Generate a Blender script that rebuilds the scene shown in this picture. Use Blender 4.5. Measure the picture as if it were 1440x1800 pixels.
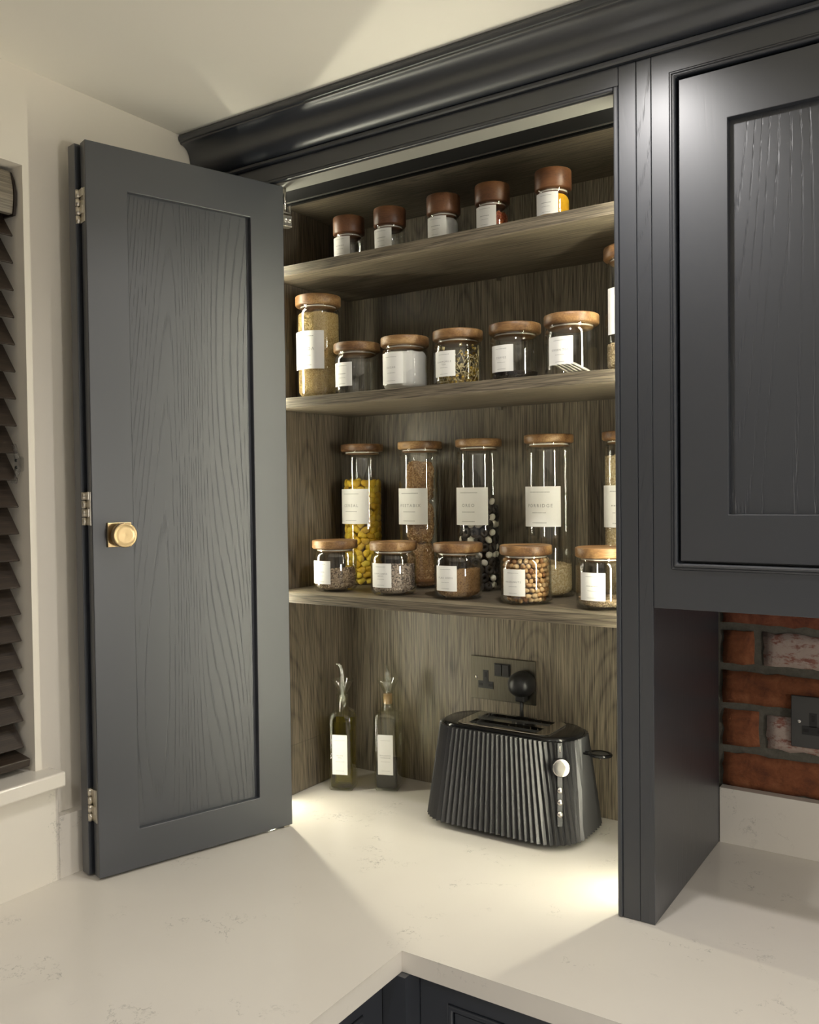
import bpy, bmesh, math, random
from mathutils import Vector, Matrix, noise

for _o in list(bpy.data.objects):
    bpy.data.objects.remove(_o)
S = bpy.context.scene
COL = S.collection
R = math.radians
PI = math.pi
random.seed(7)

# ------------------------------------------------------------------ camera
# world: worktop surface z = 0, left wall x = 0, back wall y = 0
CAM = Vector((1.2931, -1.6169, 0.63))
YAW, PITCH, ROLL, FPX = 0.58330, 0.02381, -0.01188, 1551.0
cam_d = bpy.data.cameras.new('camera')
cam_d.sensor_fit = 'HORIZONTAL'
cam_d.sensor_width = 36.0
cam_d.lens = 36.0 * FPX / 1440.0
cam_d.clip_start = 0.02
cam = bpy.data.objects.new('camera', cam_d)
COL.objects.link(cam)
fw = Vector((-math.sin(YAW) * math.cos(PITCH), math.cos(YAW) * math.cos(PITCH), -math.sin(PITCH)))
rt = Vector((math.cos(YAW), math.sin(YAW), 0))
up = rt.cross(fw)
rt2 = math.cos(ROLL) * rt + math.sin(ROLL) * up
up2 = -math.sin(ROLL) * rt + math.cos(ROLL) * up
m3 = Matrix((rt2, up2, -fw)).transposed()
cam.matrix_world = Matrix.Translation(CAM) @ m3.to_4x4()
S.camera = cam

# ------------------------------------------------------------------ world, light levels, exposure
world = bpy.data.worlds.new('night')
S.world = world
world.use_nodes = True
world.node_tree.nodes['Background'].inputs[0].default_value = (0.10, 0.12, 0.16, 1)
world.node_tree.nodes['Background'].inputs[1].default_value = 0.05
LED_COL = (1.0, 0.96, 0.76)
LED_STRENGTH = 90.0
FILL_GLOBE_STRENGTH = 70.0
LAMP_COL = (1.0, 0.965, 0.945)
LAMP_WATT = [15.5, 22.0, 32.0, 44.0, 44.0, 44.0]
LAMPS = [(0.84, -0.62), (2.25, -0.64), (0.98, -2.0), (2.25, -2.0), (0.98, -3.3), (2.25, -3.3)]
S.view_settings.view_transform = 'Standard'
S.view_settings.look = 'None'
S.view_settings.exposure = 0.0
S.view_settings.gamma = 1.0
S.view_settings.use_curve_mapping = False
S.cycles.use_denoising = True
S.cycles.max_bounces = 10
S.cycles.diffuse_bounces = 5
S.cycles.glossy_bounces = 5
S.cycles.transmission_bounces = 10
S.cycles.transparent_max_bounces = 40
S.cycles.caustics_reflective = False
S.cycles.caustics_refractive = False
S.cycles.sample_clamp_indirect = 4.0

# ------------------------------------------------------------------ dimensions
CEIL = 1.3128
FLOOR = -0.91
YF = -0.378                 # cabinet front plane
YB = -0.020                 # cabinet back panel / upstand face
XO0, XO1 = 0.100, 0.8361    # pantry opening
XP = 0.8909                 # right face of the pantry
XI0, XI1 = 0.0813, 0.8540   # inside faces of the pantry
YS = -0.285                 # shelf front
Z1, Z2, Z3 = 1.0768, 0.8173, 0.4301   # shelf tops
XW, YW = 0.6186, -0.6273    # worktop inner corner
ZD1 = 1.1976                # door top
ZB = 0.4592                 # underside of the wall cabinet

# ------------------------------------------------------------------ material helpers
MATS = {}
def mat(name):
    m = bpy.data.materials.new(name)
    m.use_nodes = True
    nt = m.node_tree
    MATS[name] = m
    return m, nt, nt.nodes['Principled BSDF']
def N(nt, kind, **kw):
    n = nt.nodes.new(kind)
    for k, v in kw.items():
        if k in n.inputs: n.inputs[k].default_value = v
        else: setattr(n, k, v)
    return n
def math_n(nt, op, a, b=None, clamp=False):
    n = nt.nodes.new('ShaderNodeMath'); n.operation = op; n.use_clamp = clamp
    for i, v in enumerate((a, b)):
        if v is None: continue
        if isinstance(v, (int, float)): n.inputs[i].default_value = v
        else: nt.links.new(v, n.inputs[i])
    return n.outputs[0]
def coords(nt, scale, space='Object', rot=(0, 0, 0)):
    tc = nt.nodes.new('ShaderNodeTexCoord')
    mp = nt.nodes.new('ShaderNodeMapping')
    mp.inputs['Scale'].default_value = scale
    mp.inputs['Rotation'].default_value = rot
    nt.links.new(tc.outputs[space], mp.inputs['Vector'])
    return mp.outputs[0]
def noise_n(nt, vec, scale, detail=3.0, rough=0.5, dist=0.0):
    n = nt.nodes.new('ShaderNodeTexNoise')
    n.inputs['Scale'].default_value = scale
    n.inputs['Detail'].default_value = detail
    n.inputs['Roughness'].default_value = rough
    n.inputs['Distortion'].default_value = dist
    nt.links.new(vec, n.inputs['Vector'])
    return n.outputs[0]
def ramp(nt, fac, stops):
    r = nt.nodes.new('ShaderNodeValToRGB')
    e = r.color_ramp.elements
    while len(e) < len(stops): e.new(0.5)
    for el, (p, c) in zip(e, stops):
        el.position = p
        el.color = (c[0], c[1], c[2], 1) if not isinstance(c, (int, float)) else (c, c, c, 1)
    nt.links.new(fac, r.inputs[0])
    return r.outputs[0]
def bump(nt, bsdf, h, strength, dist=0.001):
    b = nt.nodes.new('ShaderNodeBump')
    b.inputs['Strength'].default_value = strength
    b.inputs['Distance'].default_value = dist
    nt.links.new(h, b.inputs['Height'])
    nt.links.new(b.outputs[0], bsdf.inputs['Normal'])
def plain(name, col, rough=0.5, metal=0.0, spec=0.5, coat=0.0):
    m, nt, b = mat(name)
    b.inputs['Base Color'].default_value = (*col, 1)
    b.inputs['Roughness'].default_value = rough
    b.inputs['Metallic'].default_value = metal
    b.inputs['Specular IOR Level'].default_value = spec
    b.inputs['Coat Weight'].default_value = coat
    return m
def axis_scale(axis, along, across):
    return tuple(along if a == axis else across for a in 'XYZ')

def oak_paint(name, col, axis='Z', grain=0.35, rough=0.40):
    """satin paint over open-pored oak: colour flat, grain only as fine relief"""
    m, nt, b = mat(name)
    b.inputs['Base Color'].default_value = (*col, 1)
    b.inputs['Roughness'].default_value = rough
    b.inputs['Specular IOR Level'].default_value = 0.95
    b.inputs['Coat Weight'].default_value = 0.6
    b.inputs['Coat Roughness'].default_value = rough
    v1 = coords(nt, axis_scale(axis, 0.085, 1.0))
    field = noise_n(nt, v1, 4.2, 1.0, 0.35, 0.1)
    ring = math_n(nt, 'PINGPONG', math_n(nt, 'MULTIPLY', field, 185.0), 1.0)
    v2 = coords(nt, axis_scale(axis, 0.07, 1.0))
    pore = noise_n(nt, v2, 420.0, 2.0, 0.6)
    pr = ramp(nt, pore, [(0.45, 0.0), (0.57, 1.0)])
    rr = ramp(nt, ring, [(0.04, 1.0), (0.30, 0.0)])
    h = math_n(nt, 'SUBTRACT', 1.0, math_n(nt, 'MULTIPLY', pr, rr))
    bump(nt, b, h, grain, 0.0007)
    return m
def oak_board(name, axis, dark, light, gloss=0.42, seed=0.0, fine=460.0):
    """dark smoked-oak melamine with cathedral figure along one axis"""
    m, nt, b = mat(name)
    tc = nt.nodes.new('ShaderNodeTexCoord')
    mp = nt.nodes.new('ShaderNodeMapping')
    mp.inputs['Scale'].default_value = axis_scale(axis, 0.13, 1.0)
    mp.inputs['Location'].default_value = (seed, seed * 0.7, seed * 1.3)
    nt.links.new(tc.outputs['Object'], mp.inputs['Vector'])
    field = noise_n(nt, mp.outputs[0], 4.5, 1.0, 0.4, 0.1)
    ring = math_n(nt, 'PINGPONG', math_n(nt, 'MULTIPLY', field, 110.0), 1.0)
    v2 = coords(nt, axis_scale(axis, 0.020, 1.0))
    fib = noise_n(nt, v2, fine, 3.0, 0.7)
    v3 = coords(nt, axis_scale(axis, 0.10, 1.0))
    broad = noise_n(nt, v3, 7.0, 3.0, 0.55)
    fr_ = ramp(nt, fib, [(0.36, 0.0), (0.64, 1.0)])
    rg = ramp(nt, ring, [(0.0, 0.0), (0.45, 1.0)])
    f = math_n(nt, 'ADD', math_n(nt, 'MULTIPLY', rg, 0.17), math_n(nt, 'MULTIPLY', fr_, 0.58))
    f = math_n(nt, 'ADD', f, math_n(nt, 'MULTIPLY', broad, 0.36))
    col = ramp(nt, f, [(0.18, dark), (0.60, tuple((a + c) / 2 for a, c in zip(dark, light))), (1.0, light)])
    nt.links.new(col, b.inputs['Base Color'])
    b.inputs['Roughness'].default_value = gloss
    bump(nt, b, f, 0.18, 0.0008)
    return m
def lid_wood(name, tones, axis='X'):
    m, nt, b = mat(name)
    oi = nt.nodes.new('ShaderNodeObjectInfo')
    tc = nt.nodes.new('ShaderNodeTexCoord')
    add = nt.nodes.new('ShaderNodeVectorMath'); add.operation = 'ADD'
    nt.links.new(tc.outputs['Object'], add.inputs[0])
    off = nt.nodes.new('ShaderNodeVectorMath'); off.operation = 'SCALE'
    off.inputs[0].default_value = (1.3, 2.7, 0.9)
    nt.links.new(oi.outputs['Random'], off.inputs['Scale'])
    nt.links.new(off.outputs[0], add.inputs[1])
    mp = nt.nodes.new('ShaderNodeMapping')
    mp.inputs['Scale'].default_value = axis_scale(axis, 0.3, 1.0)
    nt.links.new(add.outputs[0], mp.inputs['Vector'])
    big = noise_n(nt, mp.outputs[0], 26.0, 2.0, 0.5, 0.6)
    mp2 = nt.nodes.new('ShaderNodeMapping')
    mp2.inputs['Scale'].default_value = axis_scale(axis, 0.08, 1.0)
    nt.links.new(add.outputs[0], mp2.inputs['Vector'])
    fib = noise_n(nt, mp2.outputs[0], 420.0, 2.0, 0.6)
    f = math_n(nt, 'ADD', math_n(nt, 'MULTIPLY', big, 0.8), math_n(nt, 'MULTIPLY', fib, 0.28))
    st = [(0.36 + 0.34 * i / (len(tones) - 1), t) for i, t in enumerate(tones)]
    nt.links.new(ramp(nt, f, st), b.inputs['Base Color'])
    b.inputs['Roughness'].default_value = 0.42
    return m
def clear_glass(name, tint=(0.965, 0.975, 0.965), ior=1.5, edge=0.0):
    """thin clear glass: what is not mirrored passes straight through"""
    m = bpy.data.materials.new(name); m.use_nodes = True
    nt = m.node_tree; nt.nodes.clear(); MATS[name] = m
    out = nt.nodes.new('ShaderNodeOutputMaterial')
    mix = nt.nodes.new('ShaderNodeMixShader')
    geo = nt.nodes.new('ShaderNodeNewGeometry')
    dt = nt.nodes.new('ShaderNodeVectorMath'); dt.operation = 'DOT_PRODUCT'
    nt.links.new(geo.outputs['Normal'], dt.inputs[0]); nt.links.new(geo.outputs['Incoming'], dt.inputs[1])
    f0 = ((ior - 1) / (ior + 1)) ** 2
    inv = math_n(nt, 'SUBTRACT', 1.0, math_n(nt, 'ABSOLUTE', dt.outputs['Value']), True)
    sch = math_n(nt, 'MULTIPLY_ADD', math_n(nt, 'POWER', inv, 5.0), 1 - f0)
    nt.nodes[-1].inputs[2].default_value = f0
    tr = nt.nodes.new('ShaderNodeBsdfTransparent')
    gl = nt.nodes.new('ShaderNodeBsdfGlossy')
    gl.inputs['Roughness'].default_value = 0.03
    gl.inputs['Color'].default_value = (1, 1, 1, 1)
    tr.inputs['Color'].default_value = (*tint, 1)
    if edge:
        c = ramp(nt, inv, [(0.55, tint), (1.0, tuple(t * edge for t in tint))])
        nt.links.new(c, tr.inputs['Color'])
    nt.links.new(sch, mix.inputs[0])
    nt.links.new(tr.outputs[0], mix.inputs[1])
    nt.links.new(gl.outputs[0], mix.inputs[2])
    nt.links.new(mix.outputs[0], out.inputs[0])
    return m
def speckle(name, stops, scale, rough=0.7, bumps=0.5, bd=0.001):
    m, nt, b = mat(name)
    v = coords(nt, (1, 1, 1))
    f = noise_n(nt, v, scale, 3.0, 0.7)
    nt.links.new(ramp(nt, f, stops), b.inputs['Base Color'])
    b.inputs['Roughness'].default_value = rough
    if bumps: bump(nt, b, f, bumps, bd)
    return m

# ------------------------------------------------------------------ materials
PAINT = (0.0155, 0.0190, 0.0270)
oak_paint('paint_smooth', PAINT, 'Z', 0.03, 0.41)
oak_paint('paint_panel', PAINT, 'Z', 0.62, 0.41)
oak_paint('paint_strip', PAINT, 'Z', 0.40, 0.41)
DK, LT = (0.026, 0.021, 0.015), (0.27, 0.224, 0.158)
oak_board('oak_upright', 'Z', DK, LT)
oak_board('oak_shelf', 'X', DK, LT, seed=3.1)
oak_board('oak_valance', 'Y', (0.10, 0.085, 0.065), (0.30, 0.26, 0.20), seed=1.7)
oak_board('slat_wood', 'Y', (0.016, 0.011, 0.008), (0.050, 0.035, 0.025), gloss=0.35, seed=5.0)
plain('valance_end', (0.020, 0.013, 0.010), 0.5)
lid_wood('lid_acacia', [(0.070, 0.032, 0.013), (0.165, 0.082, 0.032), (0.27, 0.148, 0.058), (0.46, 0.29, 0.13)])
lid_wood('lid_walnut', [(0.085, 0.034, 0.015), (0.16, 0.066, 0.028), (0.22, 0.10, 0.042)])
clear_glass('jar_glass', (0.985, 0.99, 0.985), 1.62, edge=0.84)
clear_glass('funnel_glass', (0.975, 0.985, 0.97), 1.95, edge=0.9)
clear_glass('bottle_glass', (0.98, 0.985, 0.95), 1.65, edge=0.85)
clear_glass('clear_plastic', (0.94, 0.94, 0.94), edge=0.7)
clear_glass('window_glass', (0.9, 0.92, 0.92))
plain('label_paper', (0.80, 0.79, 0.75), 0.6)
plain('label_ink', (0.30, 0.30, 0.28), 0.7)
plain('seal', (0.78, 0.74, 0.66), 0.5)
plain('nickel', (0.62, 0.58, 0.50), 0.28, 1.0)
plain('steel', (0.66, 0.63, 0.58), 0.22, 1.0)
plain('chrome', (0.82, 0.80, 0.76), 0.10, 1.0)
plain('alu', (0.70, 0.68, 0.62), 0.35, 1.0)
plain('black_gloss', (0.008, 0.008, 0.009), 0.16)
plain('black_plastic', (0.016, 0.016, 0.017), 0.38)
plain('black_matt', (0.010, 0.010, 0.010), 0.7)
plain('dark_metal', (0.075, 0.074, 0.072), 0.42, 0.35)
plain('screw_dark', (0.10, 0.10, 0.095), 0.35, 1.0)
plain('cork', (0.46, 0.30, 0.15), 0.8)
plain('floor_tile', (0.66, 0.65, 0.63), 0.4)
plain('head_grey', (0.20, 0.195, 0.175), 0.5)
plain('track_black', (0.004, 0.004, 0.004), 0.6, 0.0, 0.15)
plain('white_frame', (0.75, 0.74, 0.72), 0.4)
def brass_mat():
    m, nt, b = mat('brass')
    b.inputs['Base Color'].default_value = (0.55, 0.41, 0.22, 1)
    b.inputs['Metallic'].default_value = 1.0
    b.inputs['Roughness'].default_value = 0.34
    b.inputs['Anisotropic'].default_value = 0.4
    v = coords(nt, (1, 1, 1))
    bump(nt, b, noise_n(nt, v, 900, 2), 0.05, 0.0005)
brass_mat()
def plate_mat():
    m, nt, b = mat('socket_plate')
    b.inputs['Metallic'].default_value = 1.0
    b.inputs['Roughness'].default_value = 0.42
    v = coords(nt, (1, 1, 0.02))
    f = noise_n(nt, v, 900, 2)
    nt.links.new(ramp(nt, f, [(0.3, (0.11, 0.10, 0.078)), (0.7, (0.16, 0.147, 0.118))]), b.inputs['Base Color'])
plate_mat()
def ribbed_mat():
    m, nt, b = mat('toaster_black')
    b.inputs['Base Color'].default_value = (0.016, 0.016, 0.017, 1)
    b.inputs['Roughness'].default_value = 0.38
    b.inputs['Specular IOR Level'].default_value = 0.8
ribbed_mat()
def quartz_mat():
    m, nt, b = mat('quartz')
    v = coords(nt, (1, 1, 1))
    warp = noise_n(nt, v, 7.0, 4.0, 0.6)
    vm = nt.nodes.new('ShaderNodeVectorMath'); vm.operation = 'MULTIPLY_ADD'
    sub = nt.nodes.new('ShaderNodeVectorMath'); sub.operation = 'ADD'
    nz = nt.nodes.new('ShaderNodeTexNoise'); nz.inputs['Scale'].default_value = 6.0
    nz.inputs['Detail'].default_value = 6.0; nz.inputs['Roughness'].default_value = 0.7
    nt.links.new(v, nz.inputs['Vector'])
    sc = nt.nodes.new('ShaderNodeVectorMath'); sc.operation = 'SCALE'; sc.inputs['Scale'].default_value = 0.22
    nt.links.new(nz.outputs['Color'], sc.inputs[0])
    nt.links.new(v, sub.inputs[0]); nt.links.new(sc.outputs[0], sub.inputs[1])
    ve = noise_n(nt, sub.outputs[0], 8.0, 3.0, 0.6)
    d = math_n(nt, 'ABSOLUTE', math_n(nt, 'SUBTRACT', ve, 0.5))
    line = ramp(nt, d, [(0.0, 1.0), (0.010, 0.0)])
    mask = ramp(nt, noise_n(nt, v, 9.0, 2.0), [(0.52, 0.0), (0.64, 1.0)])
    broken = ramp(nt, noise_n(nt, v, 60.0, 3.0, 0.7), [(0.42, 0.0), (0.60, 1.0)])
    a = math_n(nt, 'MULTIPLY', math_n(nt, 'MULTIPLY', line, mask), broken)
    base = ramp(nt, noise_n(nt, v, 3.0, 4.0), [(0.3, (0.66, 0.62, 0.555)), (0.7, (0.71, 0.67, 0.60))])
    mx = nt.nodes.new('ShaderNodeMix'); mx.data_type = 'RGBA'
    nt.links.new(math_n(nt, 'MULTIPLY', a, 0.8), mx.inputs[0])
    nt.links.new(base, mx.inputs[6]); mx.inputs[7].default_value = (0.30, 0.29, 0.26, 1)
    nt.links.new(mx.outputs[2], b.inputs['Base Color'])
    b.inputs['Roughness'].default_value = 0.13
quartz_mat()
def plaster(name, col):
    m, nt, b = mat(name)
    b.inputs['Base Color'].default_value = (*col, 1)
    b.inputs['Roughness'].default_value = 0.75
    v = coords(nt, (1, 1, 1))
    bump(nt, b, noise_n(nt, v, 160, 4, 0.6), 0.06, 0.001)
plaster('wall_paint', (0.76, 0.71, 0.62))
plaster('ceiling_paint', (0.92, 0.885, 0.79))
plaster('far_wall_paint', (0.20, 0.20, 0.20))
def brick_mat(name, stops, white=0.0):
    m, nt, b = mat(name)
    v = coords(nt, (1, 1, 1))
    f = noise_n(nt, v, 38.0, 6.0, 0.68, 0.4)
    c = ramp(nt, f, stops)
    if white:
        w = ramp(nt, noise_n(nt, coords(nt, (0.6, 1, 1.5)), 55.0, 5.0, 0.72), [(0.40, 0.0), (0.50, 1.0)])
        mx = nt.nodes.new('ShaderNodeMix'); mx.data_type = 'RGBA'
        nt.links.new(math_n(nt, 'MULTIPLY', w, white), mx.inputs[0])
        nt.links.new(c, mx.inputs[6]); mx.inputs[7].default_value = (0.46, 0.37, 0.32, 1)
        c = mx.outputs[2]
    nt.links.new(c, b.inputs['Base Color'])
    b.inputs['Roughness'].default_value = 0.85
    bump(nt, b, noise_n(nt, v, 120.0, 6.0, 0.7), 0.7, 0.004)
brick_mat('brick_orange', [(0.30, (0.105, 0.031, 0.012)), (0.50, (0.205, 0.063, 0.021)), (0.72, (0.28, 0.105, 0.042))])
brick_mat('brick_red', [(0.30, (0.085, 0.024, 0.012)), (0.50, (0.165, 0.046, 0.020)), (0.72, (0.24, 0.085, 0.042))])
brick_mat('brick_whitewashed', [(0.3, (0.20, 0.07, 0.05)), (0.7, (0.34, 0.16, 0.12))], 0.95)
speckle('mortar', [(0.3, (0.080, 0.074, 0.058)), (0.7, (0.125, 0.116, 0.093))], 90, 0.9, 0.5, 0.003)
def emission(name, col, s):
    m = bpy.data.materials.new(name); m.use_nodes = True
    nt = m.node_tree; nt.nodes.clear(); MATS[name] = m
    o = nt.nodes.new('ShaderNodeOutputMaterial'); e = nt.nodes.new('ShaderNodeEmission')
    e.inputs[0].default_value = (*col, 1); e.inputs[1].default_value = s
    nt.links.new(e.outputs[0], o.inputs[0])
emission('led', LED_COL, LED_STRENGTH)
emission('lamp_face', LAMP_COL, 12.0)
emission('globe', (1.0, 0.95, 0.87), FILL_GLOBE_STRENGTH)  # glow of the added, unseen fill globe
# foods
for nm, c in dict(cereal_a=(0.80, 0.52, 0.02), cereal_b=(0.70, 0.42, 0.012), cereal_c=(0.86, 0.62, 0.05)).items():
    speckle(nm, [(0.3, tuple(x * 0.8 for x in c)), (0.7, c)], 300, 0.55, 0.3)
speckle('biscuit', [(0.34, (0.16, 0.075, 0.025)), (0.50, (0.38, 0.21, 0.085)), (0.68, (0.55, 0.35, 0.16))], 420, 0.85, 0.9, 0.002)
plain('choc', (0.018, 0.012, 0.010), 0.55)
plain('marshmallow', (0.72, 0.66, 0.56), 0.6)
for nm, c in dict(nut_a=(0.50, 0.29, 0.12), nut_b=(0.62, 0.42, 0.22), nut_c=(0.34, 0.16, 0.06), seed_a=(0.40, 0.29, 0.18),
                  seed_b=(0.62, 0.48, 0.32), seed_c=(0.15, 0.10, 0.06), sun_a=(0.58, 0.47, 0.37), sun_b=(0.36, 0.28, 0.21),
                  sun_c=(0.14, 0.11, 0.09), flax_a=(0.46, 0.27, 0.11), flax_b=(0.28, 0.15, 0.06), flax_c=(0.50, 0.31, 0.14),
                  oat_a=(0.62, 0.48, 0.27), oat_b=(0.50, 0.36, 0.18), oat_c=(0.70, 0.58, 0.38), quin_a=(0.58, 0.42, 0.17),
                  quin_b=(0.46, 0.31, 0.11), quin_c=(0.66, 0.51, 0.25), chilli_a=(0.38, 0.055, 0.015), chilli_b=(0.52, 0.14, 0.04),
                  chilli_c=(0.22, 0.03, 0.012), cham_a=(0.55, 0.36, 0.05), cham_b=(0.34, 0.25, 0.07), cham_c=(0.62, 0.52, 0.28),
                  coffee_a=(0.030, 0.018, 0.012), coffee_b=(0.018, 0.011, 0.008)).items():
    plain(nm, c, 0.62)
plain('sugar', (0.80, 0.78, 0.74), 0.7)
plain('salt', (0.74, 0.73, 0.70), 0.7)
speckle('turmeric', [(0.3, (0.72, 0.34, 0.006)), (0.7, (0.85, 0.46, 0.01))], 160, 0.8, 0.3)
plain('tea_paper', (0.70, 0.66, 0.58), 0.7)
plain('pale_spice', (0.52, 0.40, 0.17), 0.8)
def liquid(name, col, dens, rough=0.0):
    m = bpy.data.materials.new(name); m.use_nodes = True
    nt = m.node_tree; nt.nodes.clear(); MATS[name] = m
    out = nt.nodes.new('ShaderNodeOutputMaterial')
    mix = nt.nodes.new('ShaderNodeMixShader')
    fr = nt.nodes.new('ShaderNodeValue'); fr.outputs[0].default_value = 0.03
    rf = nt.nodes.new('ShaderNodeBsdfRefraction'); rf.inputs['IOR'].default_value = 1.30
    rf.inputs['Color'].default_value = (*col, 1); rf.inputs['Roughness'].default_value = rough
    tr = nt.nodes.new('ShaderNodeBsdfTransparent'); tr.inputs[0].default_value = (*col, 1)
    gl = nt.nodes.new('ShaderNodeBsdfGlossy'); gl.inputs['Roughness'].default_value = 0.05
    m2 = nt.nodes.new('ShaderNodeMixShader'); m2.inputs[0].default_value = dens
    nt.links.new(rf.outputs[0], m2.inputs[1]); nt.links.new(tr.outputs[0], m2.inputs[2])
    nt.links.new(fr.outputs[0], mix.inputs[0]); nt.links.new(m2.outputs[0], mix.inputs[1]); nt.links.new(gl.outputs[0], mix.inputs[2])
    nt.links.new(mix.outputs[0], out.inputs[0])
liquid('olive_oil', (0.94, 0.875, 0.24), 0.5)
plain('balsamic', (0.012, 0.010, 0.009), 0.10)

# ------------------------------------------------------------------ object helpers
def tag(o, label=None, cat=None, group=None, kind=None):
    if label: o['label'] = label
    if cat: o['category'] = cat
    if group: o['group'] = group
    if kind: o['kind'] = kind
    return o
def thing(name, loc, label, cat, group=None, rotz=0.0):
    o = bpy.data.objects.new(name, None)
    o.empty_display_size = 0.05
    COL.objects.link(o)
    o.location = loc; o.rotation_euler = (0, 0, rotz)
    return tag(o, label, cat, group)
def link(name, me, parent=None, world=False):
    o = bpy.data.objects.new(name, me)
    COL.objects.link(o)
    if parent is not None:
        o.parent = parent
        if world:                       # mesh given in world coordinates under an unrotated parent
            p = parent; off = Vector((0, 0, 0))
            while p is not None: off += Vector(p.location); p = p.parent
            o.location = -off
    return o
class MB:
    """collects shapes into one mesh"""
    def __init__(self): self.bm = bmesh.new()
    def _add(self, vs, fs, mi=0, smooth=False):
        bv = [self.bm.verts.new(v) for v in vs]
        for f in fs:
            try:
                fc = self.bm.faces.new([bv[i] for i in f]); fc.material_index = mi; fc.smooth = smooth
            except ValueError: pass
        return self
    def merge(self, b2, mi=0, smooth=False):
        b2.verts.ensure_lookup_table()
        idx = {v: i for i, v in enumerate(b2.verts)}
        self._add([v.co.copy() for v in b2.verts], [[idx[v] for v in f.verts] for f in b2.faces], mi, smooth)
        b2.free(); return self
    def box(self, x0, x1, y0, y1, z0, z1, bev=0.0, M=None, mi=0, seg=2):
        b2 = bmesh.new()
        vs = [b2.verts.new((x, y, z)) for x in (x0, x1) for y in (y0, y1) for z in (z0, z1)]
        for f in ((0, 1, 3, 2), (4, 6, 7, 5), (0, 4, 5, 1), (2, 3, 7, 6), (0, 2, 6, 4), (1, 5, 7, 3)):
            b2.faces.new([vs[i] for i in f])
        if bev: bmesh.ops.bevel(b2, geom=list(b2.edges), offset=bev, segments=seg, profile=0.5, affect='EDGES')
        if M is not None: bmesh.ops.transform(b2, matrix=M, verts=list(b2.verts))
        return self.merge(b2, mi)
    def ring(self, o, i, y0, y1, bev=0.0, M=None, mi=0):
        """rectangular frame in the XZ plane: o, i = (x0, x1, z0, z1)"""
        b2 = bmesh.new()
        def rect(r, y): return [b2.verts.new(c) for c in ((r[0], y, r[2]), (r[1], y, r[2]), (r[1], y, r[3]), (r[0], y, r[3]))]
        of, nf, ob, nb = rect(o, y0), rect(i, y0), rect(o, y1), rect(i, y1)
        for k in range(4):
            j = (k + 1) % 4
            b2.faces.new((of[k], of[j], nf[j], nf[k])); b2.faces.new((ob[j], ob[k], nb[k], nb[j]))
            b2.faces.new((of[j], of[k], ob[k], ob[j])); b2.faces.new((nf[k], nf[j], nb[j], nb[k]))
        if bev:
            ed = [e for e in b2.edges if len(e.link_faces) == 2 and abs(e.link_faces[0].normal.dot(e.link_faces[1].normal)) < 0.5]
            b2.normal_update()
            ed = [e for e in b2.edges if e.calc_face_angle(0) > 1.0]
            bmesh.ops.bevel(b2, geom=ed, offset=bev, segments=2, profile=0.5, affect='EDGES')
        if M is not None: bmesh.ops.transform(b2, matrix=M, verts=list(b2.verts))
        return self.merge(b2, mi)
    def lathe(self, prof, n=40, M=None, mi=0, smooth=True, closed=False):
        """prof: (r, z) pairs; closed joins last to first (a shell); r = 0 makes a pole"""
        vs, rows = [], []
        for r, z in prof:
            if r < 1e-6:
                rows.append([len(vs)]); vs.append(Vector((0, 0, z)))
            else:
                rows.append(list(range(len(vs), len(vs) + n)))
                for k in range(n):
                    a = 2 * PI * k / n
                    vs.append(Vector((r * math.cos(a), r * math.sin(a), z)))
        fs = []
        pairs = list(zip(rows[:-1], rows[1:])) + ([(rows[-1], rows[0])] if closed else [])
        for a, b in pairs:
            for k in range(n):
                j = (k + 1) % n
                if len(a) == 1 and len(b) == 1: continue
                if len(a) == 1: fs.append((a[0], b[j], b[k]))
                elif len(b) == 1: fs.append((a[k], a[j], b[0]))
                else: fs.append((a[k], a[j], b[j], b[k]))
        if M is not None: vs = [M @ v for v in vs]
        return self._add(vs, fs, mi, smooth)
    def tube(self, pts, rad, n=10, mi=0, cap=True):
        pts = [Vector(p) for p in pts]
        vs, fs = [], []
        ref = Vector((0, 0, 1))
        prev = None
        for i, p in enumerate(pts):
            t = (pts[min(i + 1, len(pts) - 1)] - pts[max(i - 1, 0)]).normalized()
            if prev is None:
                a = t.orthogonal().normalized()
            else:
                a = (prev - t * prev.dot(t)).normalized()
            prev = a
            b = t.cross(a)
            r = rad[i] if isinstance(rad, (list, tuple)) else rad
            for k in range(n):
                c = 2 * PI * k / n
                vs.append(p + a * (r * math.cos(c)) + b * (r * math.sin(c)))
        for i in range(len(pts) - 1):
            for k in range(n):
                j = (k + 1) % n
                fs.append((i * n + k, i * n + j, (i + 1) * n + j, (i + 1) * n + k))
        if cap:
            fs.append(tuple(range(n - 1, -1, -1))); fs.append(tuple(range((len(pts) - 1) * n, len(pts) * n)))
        return self._add(vs, fs, mi, True)
    def extrude(self, prof, a, b, axis='X', mi=0, smooth=False):
        """closed profile polygon swept along an axis; prof in the two other axes"""
        n = len(prof)
        def P(u, v, t):
            return {'X': (t, u, v), 'Y': (u, t, v), 'Z': (u, v, t)}[axis]
        vs = [P(u, v, a) for u, v in prof] + [P(u, v, b) for u, v in prof]
        fs = [(k, (k + 1) % n, n + (k + 1) % n, n + k) for k in range(n)]
        self._add(vs, fs, mi, smooth)
        bv = list(self.bm.verts)[-2 * n:]
        for rng in (range(n - 1, -1, -1), range(n, 2 * n)):
            try:
                f = self.bm.faces.new([bv[i] for i in rng]); f.material_index = mi
            except ValueError: pass
        return self
    def mesh(self, name, mats):
        bmesh.ops.recalc_face_normals(self.bm, faces=list(self.bm.faces))
        me = bpy.data.meshes.new(name)
        self.bm.to_mesh(me); self.bm.free()
        for m in ([mats] if isinstance(mats, str) else mats): me.materials.append(MATS[m])
        return me
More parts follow.
